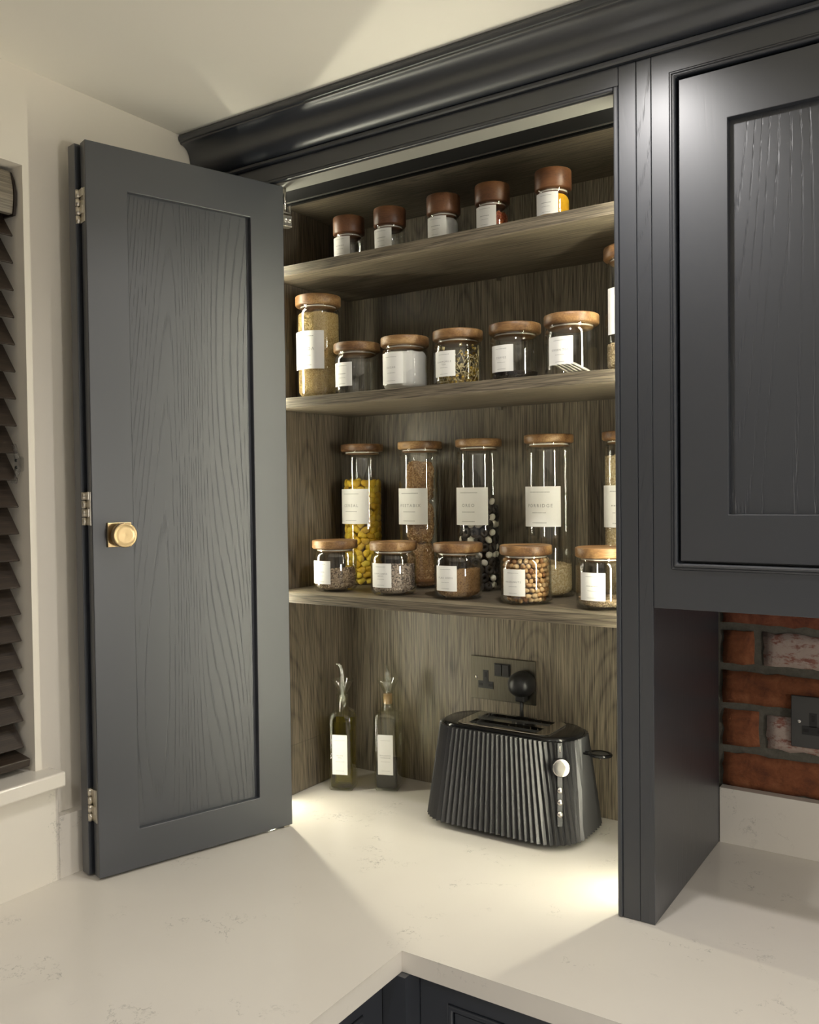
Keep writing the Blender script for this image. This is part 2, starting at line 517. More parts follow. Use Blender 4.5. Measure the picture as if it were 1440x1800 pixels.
    def build(self, name, mats, parent=None, world=False):
        return link(name, self.mesh(name, mats), parent, world)
def box_obj(name, x0, x1, y0, y1, z0, z1, m, parent=None, world=False, bev=0.0):
    return MB().box(x0, x1, y0, y1, z0, z1, bev).build(name, m, parent, world)
def struct(o, label=None):
    o['kind'] = 'structure'
    if label: o['label'] = label
    return o

# ================================================================== ROOM
RX, RY = 3.3, -3.9
struct(box_obj('floor', -0.3, RX + 0.2, RY - 0.2, 0.2, FLOOR - 0.1, FLOOR, 'floor_tile'), 'plain tiled kitchen floor')
struct(box_obj('ceiling', -0.3, RX + 0.2, RY - 0.2, 0.2, CEIL, CEIL + 0.1, 'ceiling_paint'), 'cream painted ceiling above the cabinets')
WY0, WY1, WZ0, WZ1 = -2.05, -0.768, 0.158, 1.157
w = MB()
w.box(-0.25, 0, WY1, 0.2, FLOOR, CEIL).box(-0.25, 0, RY, WY0, FLOOR, CEIL)
w.box(-0.25, 0, WY0, WY1, FLOOR, WZ0).box(-0.25, 0, WY0, WY1, WZ1, CEIL)
struct(w.build('wall_left', 'wall_paint'), 'cream wall around the blind window')
wall_back = struct(box_obj('wall_back', 0, RX, 0.006, 0.2, FLOOR, CEIL, 'mortar'), 'brick wall behind the worktop')
struct(box_obj('wall_right', RX, RX + 0.2, RY, 0.2, FLOOR, CEIL, 'far_wall_paint'), 'plain dark grey wall of the kitchen')
struct(box_obj('wall_front', -0.25, RX + 0.2, RY - 0.2, RY, FLOOR, CEIL, 'far_wall_paint'), 'plain dark grey wall behind the viewer')

# brick slips laid proud of the mortar
def brick_mesh(i, w_, h_, d_, m):
    b = bmesh.new()
    nx, nz = max(3, int(w_ / 0.018)), 5
    rnd = random.Random(i)
    grid = {}
    for k in range(nx + 1):
        for l in range(nz + 1):
            x = w_ * k / nx; z = h_ * l / nz
            edge = (k in (0, nx)) or (l in (0, nz))
            jx = rnd.uniform(-0.0022, 0.0022) if edge else 0
            jz = rnd.uniform(-0.0028, 0.0028) if edge else 0
            y = -d_ + (0.003 if edge else 0) + rnd.uniform(-0.0012, 0.0012)
            grid[k, l, 0] = b.verts.new((x + jx, y, z + jz))
            if edge: grid[k, l, 1] = b.verts.new((x + jx * 0.5, 0.004, z + jz * 0.5))
    for k in range(nx):
        for l in range(nz):
            b.faces.new((grid[k, l, 0], grid[k + 1, l, 0], grid[k + 1, l + 1, 0], grid[k, l + 1, 0]))
    loop = [(k, 0) for k in range(nx)] + [(nx, l) for l in range(nz)] + [(k, nz) for k in range(nx, 0, -1)] + [(0, l) for l in range(nz, 0, -1)]
    for a, c in zip(loop, loop[1:] + loop[:1]):
        b.faces.new((grid[c[0], c[1], 0], grid[a[0], a[1], 0], grid[a[0], a[1], 1], grid[c[0], c[1], 1]))
    mb = MB(); mb.merge(b, 0, True)
    return mb.mesh('brick', m)
rows = [(0.097, 0.157, [(0.800, 1.085, 'brick_orange'), (1.100, 1.315, 'brick_red'), (1.330, 1.545, 'brick_orange')]),
        (0.172, 0.233, [(0.830, 0.954, 'brick_orange'), (0.967, 1.180, 'brick_whitewashed'), (1.195, 1.410, 'brick_orange')]),
        (0.247, 0.303, [(0.800, 1.075, 'brick_orange'), (1.090, 1.305, 'brick_whitewashed'), (1.320, 1.535, 'brick_red')]),
        (0.317, 0.375, [(0.830, 0.946, 'brick_orange'), (0.962, 1.175, 'brick_whitewashed'), (1.190, 1.405, 'brick_red')]),
        (0.388, 0.446, [(0.800, 1.070, 'brick_red'), (1.085, 1.300, 'brick_orange'), (1.315, 1.530, 'brick_orange')]),
        (0.460, 0.518, [(0.830, 0.950, 'brick_orange'), (0.965, 1.180, 'brick_red'), (1.195, 1.410, 'brick_orange')])]
bi = 0
for z0, z1, bs in rows:
    for x0, x1, m in bs:
        bi += 1
        x0 = max(x0, 0.893)
        o = link('brick', brick_mesh(bi, x1 - x0, z1 - z0, 0.004 + 0.002 * random.random(), m), wall_back)
        o.location = (x0, 0.004, z0)

# window in the left wall
win = thing('window_1', (-0.16, (WY0 + WY1) / 2, WZ0), 'white framed window behind the wooden blind', None)
win['kind'] = 'structure'
Mw = Matrix.Translation((-0.16, 0, 0)) @ Matrix.Rotation(PI / 2, 4, 'Z')
f = MB(); f.ring((WY0, WY1, WZ0, WZ1), (WY0 + 0.06, WY1 - 0.06, WZ0 + 0.06, WZ1 - 0.06), 0.0, 0.05, 0.004, Mw)
f.build('window_frame', 'white_frame', win, True)
f = MB(); f.box(-0.19, -0.184, WY0 + 0.055, WY1 - 0.055, WZ0 + 0.055, WZ1 - 0.055); f.build('pane', 'window_glass', win, True)

# quartz upstands and sill
def rounded_slab(x0, x1, y0, y1, z0, z1, bev=0.002):
    return MB().box(x0, x1, y0, y1, z0, z1, bev)
sill = MB(); sill.box(-0.16, 0.042, WY0 - 0.04, -0.741, 0.158, 0.1825, 0.003)
tag(struct(sill.build('trim_1', 'quartz')), 'white quartz window sill with a squared nose under the blind')
u = MB(); u.box(0, 0.02, -2.6, -0.741, 0.0, 0.157, 0.0006); u.box(0, 0.02, -0.7405, 0.0, 0.0, 0.103, 0.0006)
tag(struct(u.build('trim_2', 'quartz')), 'veined white quartz upstand along the window wall')
u = MB(); u.box(XP + 0.0005, 2.4, YB, 0.0, 0.0, 0.098, 0.0008)
tag(struct(u.build('trim_3', 'quartz')), 'veined white quartz upstand below the brick wall')

# ================================================================== DOWNLIGHTS
for i, (lx, ly) in enumerate(LAMPS):
    t = thing('ceiling_downlight', (lx, ly, CEIL), 'round recessed ceiling downlight with a white rim', 'downlight', 'recessed ceiling downlights')
    MB().lathe([(0.030, 0.0), (0.030, -0.003), (0.040, -0.004), (0.042, -0.001), (0.042, 0.0)], 32).build('rim', 'white_frame', t)
    MB().lathe([(0, -0.0012), (0.030, -0.0012)], 32).build('lens', 'lamp_face', t)
    ld = bpy.data.lights.new('downlight_beam', 'SPOT')
    ld.energy = LAMP_WATT[i]; ld.color = LAMP_COL; ld.shadow_soft_size = 0.018
    ld.spot_size = R(150); ld.spot_blend = 0.9
    lo = bpy.data.objects.new('downlight_beam', ld); COL.objects.link(lo)
    lo.parent = t; lo.location = (0, 0, -0.012)

# added opal globe out of view: fill light for door leaf, left wall, ceiling
pe = thing('added_fill_globe', (2.72, -1.18, CEIL), 'added opal globe pendant out of view, giving fill light', 'lamp')
MB().lathe([(0, -0.0005), (0.05, -0.0005), (0.052, -0.012), (0.045, -0.022), (0, -0.024)], 32).build('ceiling_rose', 'brass', pe)
MB().tube([(0, 0, -0.02), (0, 0, -0.745)], 0.003, 8).build('flex', 'black_plastic', pe)
MB().lathe([(0, -0.728), (0.02, -0.730), (0.024, -0.752), (0.024, -0.770), (0, -0.770)], 24).build('lamp_holder', 'brass', pe)
MB().lathe([(0.12 * math.sin(PI * k / 16) if 0 < k < 16 else 0, -0.886 + 0.12 * math.cos(PI * k / 16)) for k in range(17)], 32).build('globe', 'globe', pe)

# ================================================================== WORKTOP AND BASE CABINETS
wt = MB()
prof = [(0, -2.6), (XW, -2.6), (XW, YW), (2.4, YW), (2.4, 0.0), (0, 0.0)]
b2 = bmesh.new()
lo_ = [b2.verts.new((x, y, -0.030)) for x, y in prof]; hi_ = [b2.verts.new((x, y, 0.0)) for x, y in prof]
b2.faces.new(lo_[::-1]); b2.faces.new(hi_)
for k in range(6): b2.faces.new((lo_[k], lo_[(k + 1) % 6], hi_[(k + 1) % 6], hi_[k]))
bmesh.ops.bevel(b2, geom=[e for e in b2.edges if abs(e.verts[0].co.z) < 1e-6 and abs(e.verts[1].co.z) < 1e-6], offset=0.0016, segments=2, profile=0.5, affect='EDGES')
wt.merge(b2)
tag(wt.build('worktop', 'quartz'), 'L-shaped white quartz worktop with fine grey veins', 'worktop')

def shaker(name, parent, x0, x1, z0, z1, t, st, rt_, rb, m_frame, m_panel, rec=0.010, M=None, y=0.0):
    """frame-and-panel door in the local XZ plane, front at y, thickness t"""
    d = MB(); d.ring((x0, x1, z0, z1), (x0 + st, x1 - st, z0 + rb, z1 - rt_), y, y + t, 0.0012, M)
    do = d.build(name, m_frame, parent)
    p = MB(); p.box(x0 + st - 0.004, x1 - st + 0.004, y + rec, y + t - 0.003, z0 + rb - 0.004, z1 - rt_ + 0.004, 0, M)
    po = p.build('door_panel', m_panel, do)
    return do
def base_unit(loc, rotz, width, label):
    t = thing('base_cabinet', loc, label, 'cabinet', None, rotz)
    MB().box(0.0, width, 0.022, 0.55, -0.88 + 0.13, -0.0305).build('carcass', 'paint_smooth', t)
    MB().box(0.0, width, 0.06, 0.5, FLOOR, -0.75).build('plinth', 'paint_smooth', t)
    MB().ring((0.0, width, -0.75, -0.031), (0.045, width - 0.045, -0.71, -0.069), 0.0, 0.0218, 0.001).build('face_frame', 'paint_smooth', t)
    MB().ring((0.0455, width - 0.0455, -0.7095, -0.0695), (0.053, width - 0.053, -0.702, -0.077), -0.003, 0.02, 0.002).build('bead', 'paint_smooth', t)
    shaker('door', t, 0.055, width - 0.055, -0.70, -0.079, 0.021, 0.065, 0.065, 0.065, 'paint_smooth', 'paint_panel')
    return t
base_unit((0.632, YW + 0.025, 0), 0.0, 0.60, 'dark painted base cabinet under the worktop along the brick wall')
base_unit((XW - 0.025, YW - 0.012 - 0.60, 0), PI / 2, 0.60, 'dark painted base cabinet under the worktop along the window wall')
box_obj('corner_post', XW - 0.025, 0.6315, YW - 0.0115, YW + 0.06, -0.75, -0.0305, 'paint_smooth')
tag(bpy.data.objects['corner_post'], 'dark painted corner post between the two base cabinets', 'post')

# ================================================================== PANTRY CABINET
pc = thing('pantry_cabinet', ((XP) / 2, -0.2, 0), 'dark painted worktop pantry cabinet with oak shelves and folded door', 'cabinet')
def pbox(name, *a, m, bev=0.0): return box_obj(name, *a, m, pc, True, bev)
pbox('side_panel', 0.0015, XI0, YF + 0.024, -0.0015, 0.104, 1.235, m='oak_upright')
MB().box(0.0215, XI0, YF + 0.024, YB, 0.0008, 0.1035).build('side_panel_foot', 'oak_upright', pc, True)
pbox('side_panel', XI1, 0.8695, YF + 0.024, YB, 0.0008, 1.235, m='oak_upright')
e = pbox('end_panel', 0.8697, XP, YF, YB, 0.0008, 1.2364, m='paint_strip', bev=0.0008); e['label'] = 'dark painted end panel'
pbox('back_panel', XI0, XI1, YB, -0.002, 0.0008, 1.235, m='oak_upright')
pbox('top_panel', XI0, XI1, -0.262, YB, 1.213, 1.231, m='oak_shelf')
for z in (Z1, Z2, Z3):
    sh = pbox('shelf', XI0, XI1, YS, YB, z - 0.0195, z, m='oak_shelf', bev=0.0006)
# face frame
pbox('stile', 0.0015, XO0 - 0.0075, YF, YF + 0.0238, 0.0008, 1.2365, m='paint_smooth', bev=0.0008)
pbox('stile', XO1 + 0.0075, 0.8692, YF, YF + 0.0238, 0.0008, 1.2365, m='paint_smooth', bev=0.0008)
pbox('header_rail', XO0 - 0.007, XO1 + 0.007, YF, YF + 0.0238, 1.2085, 1.2365, m='paint_smooth', bev=0.0006)
bd = MB()
bd.box(XO0 - 0.0072, XO0, YF - 0.0025, YF + 0.0236, 0.0008, 1.2085, 0.0022)
bd.box(XO1, XO1 + 0.0072, YF - 0.0025, YF + 0.0236, 0.0008, 1.2085, 0.0022)
bd.box(XO0, XO1, YF - 0.0025, YF + 0.0236, 1.2015, 1.2083, 0.0022)
bd.build('bead', 'paint_smooth', pc, True)
# head lining, track and runner
pbox('head_lining', XO0, XO1, YF + 0.0035, -0.334, 1.1995, 1.2013, m='head_grey')
tr = MB(); tr.box(XI0, XI1, -0.3336, -0.262, 1.2035, 1.231)
tr.box(XI0, XI1, -0.3336, -0.330, 1.1995, 1.2035); tr.box(XI0, XI1, -0.268, -0.262, 1.2000, 1.2035)
trk = tr.build('door_track', 'track_black', pc, True); trk['label'] = 'black sliding track'
MB().box(XI0, XI1, -0.2765, -0.2740, 1.2018, 1.2034).build('track_lip', 'alu', pc, True)
# shelf pins
for z in (Z1, Z2, Z3):
    for x in (XI0 + 0.001, XI1 - 0.009):
        MB().lathe([(0, 0), (0.003, 0), (0.003, 0.008), (0, 0.008)], 10, Matrix.Translation((x, YS + 0.03, z - 0.0228)) @ Matrix.Rotation(PI / 2, 4, 'Y')).build('shelf_pin', 'steel', pc, True)
    MB().box(0.46, 0.468, YB - 0.006, YB, z - 0.026, z - 0.0197).build('shelf_bracket', 'steel', pc, True)
# LED strips set into the side panels, just in front of the shelves
for x0, x1, lab in ((XI0 - 0.001, XI0 + 0.0006, 'l'), (XI1 - 0.0006, XI1 + 0.001, 'r')):
    MB().box(x0, x1, -0.304, -0.293, 0.003, 1.190).build('led_strip', 'led', pc, True)

# bifold door: local x runs from the hinge end (near viewer) to the free end, front at y = 0
def leaf(P, Q, name, m1, m2):
    P, Q = Vector((*P, 0)), Vector((*Q, 0))
    d = Q - P; L = d.length
    off = Vector((0, 0, 0.0045)) + P - Vector(pc.location)
    ang = math.atan2(d.y, d.x)
    o = shaker(name, pc, 0.0, L, 0.0, ZD1 - 0.0045, 0.022, 0.069, 0.070, 0.066, m1, m2, 0.010)
    o.location = off; o.rotation_euler = (0, 0, ang)
    return o, L
Pn, Pf = (0.0834, -0.7125), (0.1946, -0.3652)
lf2, L2 = leaf(Pn, Pf, 'door', 'paint_smooth', 'paint_panel')
lf2['label'] = 'folding door leaf with brass knob'
# front of the hinged leaf looks at the window wall, so its local x runs the other way
lf1, L1 = leaf((0.091, -0.362), (0.0345, -0.7085), 'door', 'paint_smooth', 'paint_panel')
lf1['label'] = 'hinged door leaf beside the wall'
# knob on the sliding leaf
kb = MB(); kb.box(0.0225, 0.0625, -0.006, -0.0002, 0.5395, 0.5795, 0.0008); kb.build('knob_plate', 'brass', lf2)
Mk = Matrix.Translation((0.0425, -0.006, 0.5595)) @ Matrix.Rotation(PI / 2, 4, 'X')
MB().lathe([(0, 0), (0.008, 0.0), (0.008, 0.010), (0.0185, 0.012), (0.0198, 0.0135), (0.0198, 0.0245), (0.0190, 0.0255), (0.0165, 0.0252), (0.0150, 0.0246),
            (0.0110, 0.0249), (0.0060, 0.0246), (0.0015, 0.0250), (0, 0.0250)], 48, Mk).build('knob', 'brass', lf2)
# hinges between the leaves: two leaves and four knuckles each
for zc_ in (1.091, 0.603, 0.117):
    h = MB()
    h.box(-0.0012, 0.0, 0.004, 0.022, zc_ - 0.027, zc_ + 0.027)
    for k in range(4):
        za = zc_ - 0.027 + k * 0.0138
        rr = 0.0042
        h.lathe([(0, za), (rr, za), (rr, za + 0.0124), (0, za + 0.0124)], 12, Matrix.Translation((-0.0035, 0.0255, 0)))
        if k % 2: h.box(-0.003, -0.0012, 0.008, 0.0235, za, za + 0.0124)
    h.build('hinge', 'nickel', lf2)
# runner bracket at the free end of the leaf
rb = MB()
rb.box(L2 + 0.0006, L2 + 0.0215, 0.004, 0.020, 1.1220, 1.1435, 0.0012)
rb.box(L2 + 0.0006, L2 + 0.0175, 0.002, 0.022, 1.1450, 1.1475)
rb.box(L2 + 0.0155, L2 + 0.0175, 0.002, 0.022, 1.1450, 1.1610)
rb.tube([(L2 + 0.010, 0.012, 1.1475), (L2 + 0.010, 0.012, 1.2015)], 0.0035, 10)
rb.box(L2 + 0.0006, L2 + 0.0020, 0.002, 0.022, 1.1220, 1.1610)
rbo = rb.build('runner_bracket', 'steel', lf2)
for q in (0.007, 0.0155):
    MB().lathe([(0, 0), (0.0040, 0), (0.0040, 0.0012), (0.0022, 0.0012), (0.0022, 0.0002), (0, 0.0002)], 16, Matrix.Translation((L2 + q, 0.0038, 1.1330)) @ Matrix.Rotation(PI / 2, 4, 'X')).build('screw', 'chrome', lf2)
bk = MB(); bk.box(L2 - 0.016, L2 - 0.006, 0.004, 0.016, -0.0040, -0.0002); bk.build('floor_catch', 'nickel', lf2)

# ================================================================== WALL CABINET
WC1 = 1.50
wc = thing('wall_cabinet', ((XP + WC1) / 2, -0.2, ZB), 'dark painted wall cabinet with shaker door above the brick splashback', 'cabinet')
def wbox(name, *a, m, bev=0.0): return box_obj(name, *a, m, wc, True, bev)
wbox('carcass', XP + 0.0003, WC1, YF + 0.0222, 0.0, ZB + 0.02, 1.3122, m='paint_smooth')
fo, fi = (XP + 0.0004, WC1, ZB, 1.2365), (0.917, WC1 - 0.027, 0.515, 1.207)
MB().ring(fo, fi, YF, YF + 0.022, 0.0008).build('face_frame', 'paint_smooth', wc, True)
MB().ring((0.9172, WC1 - 0.0272, 0.5152, 1.2068), (0.9205, WC1 - 0.0305, 0.5185, 1.2035), YF - 0.0015, YF + 0.02, 0.0012).build('bead', 'paint_smooth', wc, True)
MB().ring((0.9206, WC1 - 0.0306, 0.5186, 1.2034), (0.926, WC1 - 0.036, 0.524, 1.198), YF - 0.0040, YF + 0.02, 0.0024).build('bead', 'paint_smooth', wc, True)
wd = thing('tmp', (0, 0, 0), None, None); bpy.data.objects.remove(wd)
dx0, dx1, dz0, dz1 = 0.9295, WC1 - 0.0395, 0.5275, 1.1945
d = MB(); d.ring((dx0, dx1, dz0, dz1), (0.995, WC1 - 0.105, 0.593, 1.127), YF + 0.001, YF + 0.021, 0.001)
wdo = d.build('door', 'paint_smooth', wc, True)
d = MB(); d.box(0.991, WC1 - 0.101, YF + 0.0115, YF + 0.019, 0.589, 1.131)
pn = d.build('door_panel', 'paint_panel', wdo)

# ================================================================== CROWN MOULDING
off = [(0.010, 1.2366), (-0.006, 1.2366), (-0.0085, 1.2385), (-0.0085, 1.2430), (-0.0065, 1.2450), (-0.0100, 1.2455)]
for k in range(9):      # convex foot
    a = k / 8.0
    off.append((-0.0100 - 0.0250 * math.sin(a * PI / 2 * 0.9), 1.2455 + 0.0225 * (1 - math.cos(a * PI / 2 * 0.95))))
for k in range(1, 11):  # hollow
    a = k / 10.0
    off.append((-0.0347 - 0.0225 * (1 - math.cos(a * PI / 2)), 1.2663 + 0.0280 * math.sin(a * PI / 2)))
off += [(-0.0590, 1.2953), (-0.0590, 1.2980), (-0.0615, 1.2990), (-0.0635, 1.3020), (-0.0640, 1.3060), (-0.0625, 1.3095), (-0.0600, 1.3122), (0.010, 1.3122)]
cr = MB(); cr.extrude([(YF + y, z) for y, z in off], 0.0015, WC1 + 0.002, 'X', 0, True)
cro = tag(cr.build('crown_moulding', 'paint_smooth'), 'dark painted crown moulding running along the ceiling', 'moulding')
for pl in cro.data.polygons:
    pl.use_smooth = abs(pl.normal.x) < 0.5
md = cro.modifiers.new('smooth', 'EDGE_SPLIT'); md.split_angle = R(28)

# ================================================================== BLIND
bl = thing('venetian_blind', (-0.04, (WY0 + WY1) / 2, WZ1), 'dark wooden venetian blind with tilted slats in the window', 'blind')
by0, by1 = WY0 + 0.006, WY1 - 0.007
vp = []
for k in range(9):
    a = k / 8.0
    z = 1.149 - 0.068 * a
    vp.append((-0.012 - 0.006 * (1 - math.sin(PI * a) ) - 0.004 * (1 - a), z))
vp += [(-0.028, 1.081)] + [(x - 0.014, z) for x, z in reversed(vp[:-1])]
MB().extrude(vp, by0, by1 - 0.0005, 'Y').build('valance', 'oak_valance', bl, True)
MB().extrude([(-0.062, 1.149), (-0.024, 1.1492), (-0.016, 1.135), (-0.011, 1.115), (-0.012, 1.095), (-0.016, 1.079), (-0.062, 1.079)], by1, by1 + 0.004, 'Y').build('valance_return', 'valance_end', bl, True)
MB().box(-0.085, -0.045, by0, by1, 1.100, 1.150).build('head_rail', 'valance_end', bl, True)
sl_me = MB().box(-0.0295, 0.0295, by0 - (WY0 + WY1) / 2, by1 - (WY0 + WY1) / 2, -0.0015, 0.0015, 0.0006).mesh('slat', 'slat_wood')
for k in range(20):
    zt = 1.046 - k * 0.04345
    o = link('slat', sl_me, bl)
    o.location = (-0.037 + 0.04, 0, zt + 0.0235 - WZ1)
    o.rotation_euler = (0, R(53), 0)
rl = link('bottom_rail', MB().box(-0.028, 0.028, by0 - (WY0 + WY1) / 2, by1 - (WY0 + WY1) / 2, -0.007, 0.007, 0.002).mesh('bottom_rail', 'slat_wood'), bl)
rl.location = (-0.030 + 0.04, 0, 0.1925 + 0.0115 - WZ1); rl.rotation_euler = (0, R(10), 0)
for yy in (WY1 - 0.16, WY0 + 0.16):
    c = MB(); c.tube([(-0.066, yy, 1.10), (-0.066, yy, 0.2)], 0.0008, 6); c.tube([(-0.010, yy, 1.08), (-0.010, yy, 0.2)], 0.0008, 6)
    c.build('ladder_cord', 'valance_end', bl, True)
# clear cord cleat on the window reveal
cl = thing('cord_cleat', (-0.018, WY1, 0.681), 'small clear plastic cord cleat screwed beside the blind', 'cleat')
c = MB()
c.box(-0.007, 0.007, -0.010, -0.0005, -0.012, 0.012, 0.002)
for s in (-1, 1):
    c.tube([(0, -0.007, s * 0.008), (0.001, -0.010, s * 0.016), (0.004, -0.014, s * 0.024), (0.008, -0.017, s * 0.031)], [0.0050, 0.0042, 0.0034, 0.0022], 8)
    c.tube([(0, -0.007, s * 0.008), (-0.002, -0.009, s * 0.016), (-0.006, -0.011, s * 0.024), (-0.010, -0.012, s * 0.030)], [0.0050, 0.0042, 0.0034, 0.0022], 8)
c.build('body', 'clear_plastic', cl)
for s in (-1, 1):
    MB().lathe([(0, 0), (0.0028, 0), (0.0022, 0.0016), (0, 0.0018)], 12, Matrix.Translation((0, -0.0100, s * 0.0055)) @ Matrix.Rotation(PI / 2, 4, 'X')).build('screw', 'screw_dark', cl)

# ================================================================== SOCKETS
def socket(loc, label, plate_m, ins_m, flip, rad):
    t = thing('wall_socket', loc, label, 'socket')
    W_, H_ = 0.147, 0.088
    MB().box(-W_ / 2, W_ / 2, -0.0045, -0.0002, -H_ / 2, H_ / 2, rad).build('plate', plate_m, t)
    for s in (-1, 1):
        ox = s * 0.0385
        ins = MB()
        ins.box(ox - 0.0060, ox + 0.0060, -0.0052, -0.0040, -0.0075, 0.0165)
        ins.box(ox - 0.0175, ox + 0.0175, -0.0052, -0.0040, -0.0210, -0.0062)
        ino = ins.build('outlet', ins_m, t)
        hl = MB(); hl.box(ox - 0.0024, ox + 0.0024, -0.0056, -0.0048, 0.002, 0.0125)
        for q in (-1, 1): hl.box(ox + q * 0.0112 - 0.0042, ox + q * 0.0112 + 0.0042, -0.0056, -0.0048, -0.0165, -0.0110)
        hl.build('pin_hole', 'black_matt', ino)
        MB().lathe([(0, 0), (0.0033, 0), (0.0033, 0.0006), (0.0024, 0.0014), (0, 0.0016)], 16, Matrix.Translation((s * 0.0605, -0.0045, 0.0005)) @ Matrix.Rotation(PI / 2, 4, 'X')).build('screw', 'chrome', t)
    sw = MB(); sw.ring((-0.0180, 0.0180, 0.0065, 0.0335), (-0.0165, 0.0165, 0.008, 0.032), -0.0054, -0.0040); sw.build('switch_surround', ins_m, t)
    for s in (-1, 1):
        q = MB(); q.extrude([(-0.0044, 0.0085), (-0.0066, 0.0085), (-0.0092, 0.0315), (-0.0044, 0.0315)], s * 0.0083 - 0.0072, s * 0.0083 + 0.0072, 'X')
        q.build('rocker_switch', ins_m, t)
    return t
socket((0.464, YB, 0.2435), 'brushed metal double socket on the cabinet back above the toaster', 'socket_plate', 'black_plastic', False, 0.0008)
socket((1.0815, -0.0035, 0.230), 'charcoal double socket on the brick wall', 'dark_metal', 'black_plastic', False, 0.0015)

# ================================================================== TOASTER
TX, TY = 0.540, -0.133
to = thing('toaster', (TX, TY, 0), 'black pleated two-slot toaster with chrome knob and buttons', 'toaster')
def rrect(L, W_, r, n, rib=0.0):
    """rounded rectangle outline by arc length, optionally pleated"""
    r = min(r, W_ - 1e-4, L - 1e-4)
    segs = [('l', Vector((-(L - r), -W_)), Vector((L - r, -W_))), ('a', Vector((L - r, -(W_ - r))), -PI / 2), ('l', Vector((L, -(W_ - r))), Vector((L, W_ - r))),
            ('a', Vector((L - r, W_ - r)), 0.0), ('l', Vector((L - r, W_)), Vector((-(L - r), W_))), ('a', Vector((-(L - r), W_ - r)), PI / 2),
            ('l', Vector((-L, W_ - r)), Vector((-L, -(W_ - r)))), ('a', Vector((-(L - r), -(W_ - r))), PI)]
    lens = [(s[2] - s[1]).length if s[0] == 'l' else r * PI / 2 for s in segs]
    tot = sum(lens); pts = []
    for k in range(n):
        t = tot * k / n; i = 0
        while t > lens[i] and i < 7: t -= lens[i]; i += 1
        s = segs[i]
        if s[0] == 'l':
            d = (s[2] - s[1]).normalized(); p = s[1] + d * t; nn = Vector((d.y, -d.x))
        else:
            a = s[2] + t / r; nn = Vector((math.cos(a), math.sin(a))); p = s[1] + nn * r
        pts.append(p + nn * (rib if k % 2 else -rib))
    return pts
NP = 156
def loft(mb, rings, cap0=False, cap1=False, smooth=False):
    n = len(rings[0][0]); vs = []; fs = []
    for pts, z in rings: vs += [Vector((p.x, p.y, z)) for p in pts]
    for i in range(len(rings) - 1):
        for k in range(n):
            j = (k + 1) % n
            fs.append((i * n + k, i * n + j, (i + 1) * n + j, (i + 1) * n + k))
    if cap0: fs.append(tuple(range(n - 1, -1, -1)))
    if cap1: fs.append(tuple(range((len(rings) - 1) * n, len(rings) * n)))
    mb._add(vs, fs, 0, smooth); return mb
Lz = lambda z: 0.157 - 0.015 * (z - 0.012) / 0.172
Wz = lambda z: 0.094 - 0.031 * (z - 0.012) / 0.172
Rz = lambda z: 0.062 - 0.008 * (z - 0.012) / 0.172
loft(MB(), [(rrect(Lz(0.013) - 0.006, Wz(0.013) - 0.006, 0.056, NP), 0.0135), (rrect(Lz(0.013), Wz(0.013), Rz(0.013), NP, 0.0027), 0.0130),
            (rrect(Lz(0.100), Wz(0.100), Rz(0.1), NP, 0.0025), 0.100),
            (rrect(Lz(0.184), Wz(0.184), Rz(0.184), NP, 0.0022), 0.184), (rrect(Lz(0.184) - 0.004, Wz(0.184) - 0.004, 0.05, NP), 0.1845)]).build('body', 'toaster_black', to)
loft(MB(), [(rrect(0.135, 0.068, 0.05, 64), 0.006), (rrect(0.150, 0.082, 0.055, 64), 0.014)], True, True).build('base', 'black_plastic', to)
for sx in (-1, 1):
    for sy in (-1, 1):
        MB().lathe([(0, 0.0003), (0.012, 0.0003), (0.013, 0.004), (0.013, 0.0062), (0, 0.0062)], 20, Matrix.Translation((sx * 0.095, sy * 0.045, 0))).build('foot', 'black_matt', to)
CY = -0.006
def shift(pts, dy): return [Vector((p.x, p.y + dy)) for p in pts]
slot_o = shift(rrect(0.090, 0.050, 0.014, 96), CY)
tc = MB()
loft(tc, [(rrect(0.1375, 0.0585, 0.052, 96), 0.1840), (rrect(0.1365, 0.0575, 0.051, 96), 0.1885), (rrect(0.133, 0.054, 0.048, 96), 0.1902),
          (shift(rrect(0.095, 0.0515, 0.018, 96), CY * 0.3), 0.1892), (shift(rrect(0.0895, 0.0465, 0.014, 96), CY * 0.3), 0.1890)], smooth=True)
tc.build('top_cover', 'black_gloss', to)
cy = CY * 0.3
sf = MB()
pl_o = shift(rrect(0.0935, 0.0495, 0.014, 96), cy)
loft(sf, [(pl_o, 0.1885), (pl_o, 0.1915), (shift(rrect(0.0920, 0.0480, 0.013, 96), cy), 0.1924), (shift(rrect(0.0710, 0.0410, 0.003, 96), cy), 0.1922), (shift(rrect(0.0710, 0.0410, 0.003, 96), cy), 0.187)], smooth=False)
sf.box(-0.071, 0.071, cy - 0.0085, cy + 0.0085, 0.187, 0.1922)
sf.build('slot_frame', 'chrome', to)
for s in (-1, 1):
    y0, y1 = sorted((cy + s * 0.0088, cy + s * 0.0408))
    wl = MB()
    for a in ((-0.0708, -0.0700, y0, y1), (0.0700, 0.0708, y0, y1), (-0.0708, 0.0708, y0, y0 + 0.0008), (-0.0708, 0.0708, y1 - 0.0008, y1)): wl.box(a[0], a[1], a[2], a[3], 0.060, 0.1868)
    wl.box(-0.0708, 0.0708, y0, y1, 0.0592, 0.060)
    wlo = wl.build('slot_well', 'dark_metal', to)
    gr = MB()
    for k in range(9):
        x = -0.06 + k * 0.015
        for yy in (y0 + 0.006, y1 - 0.006): gr.tube([(x, yy, 0.065), (x, yy, 0.182)], 0.0008, 6)
    gr.build('guide_wire', 'steel', wlo)
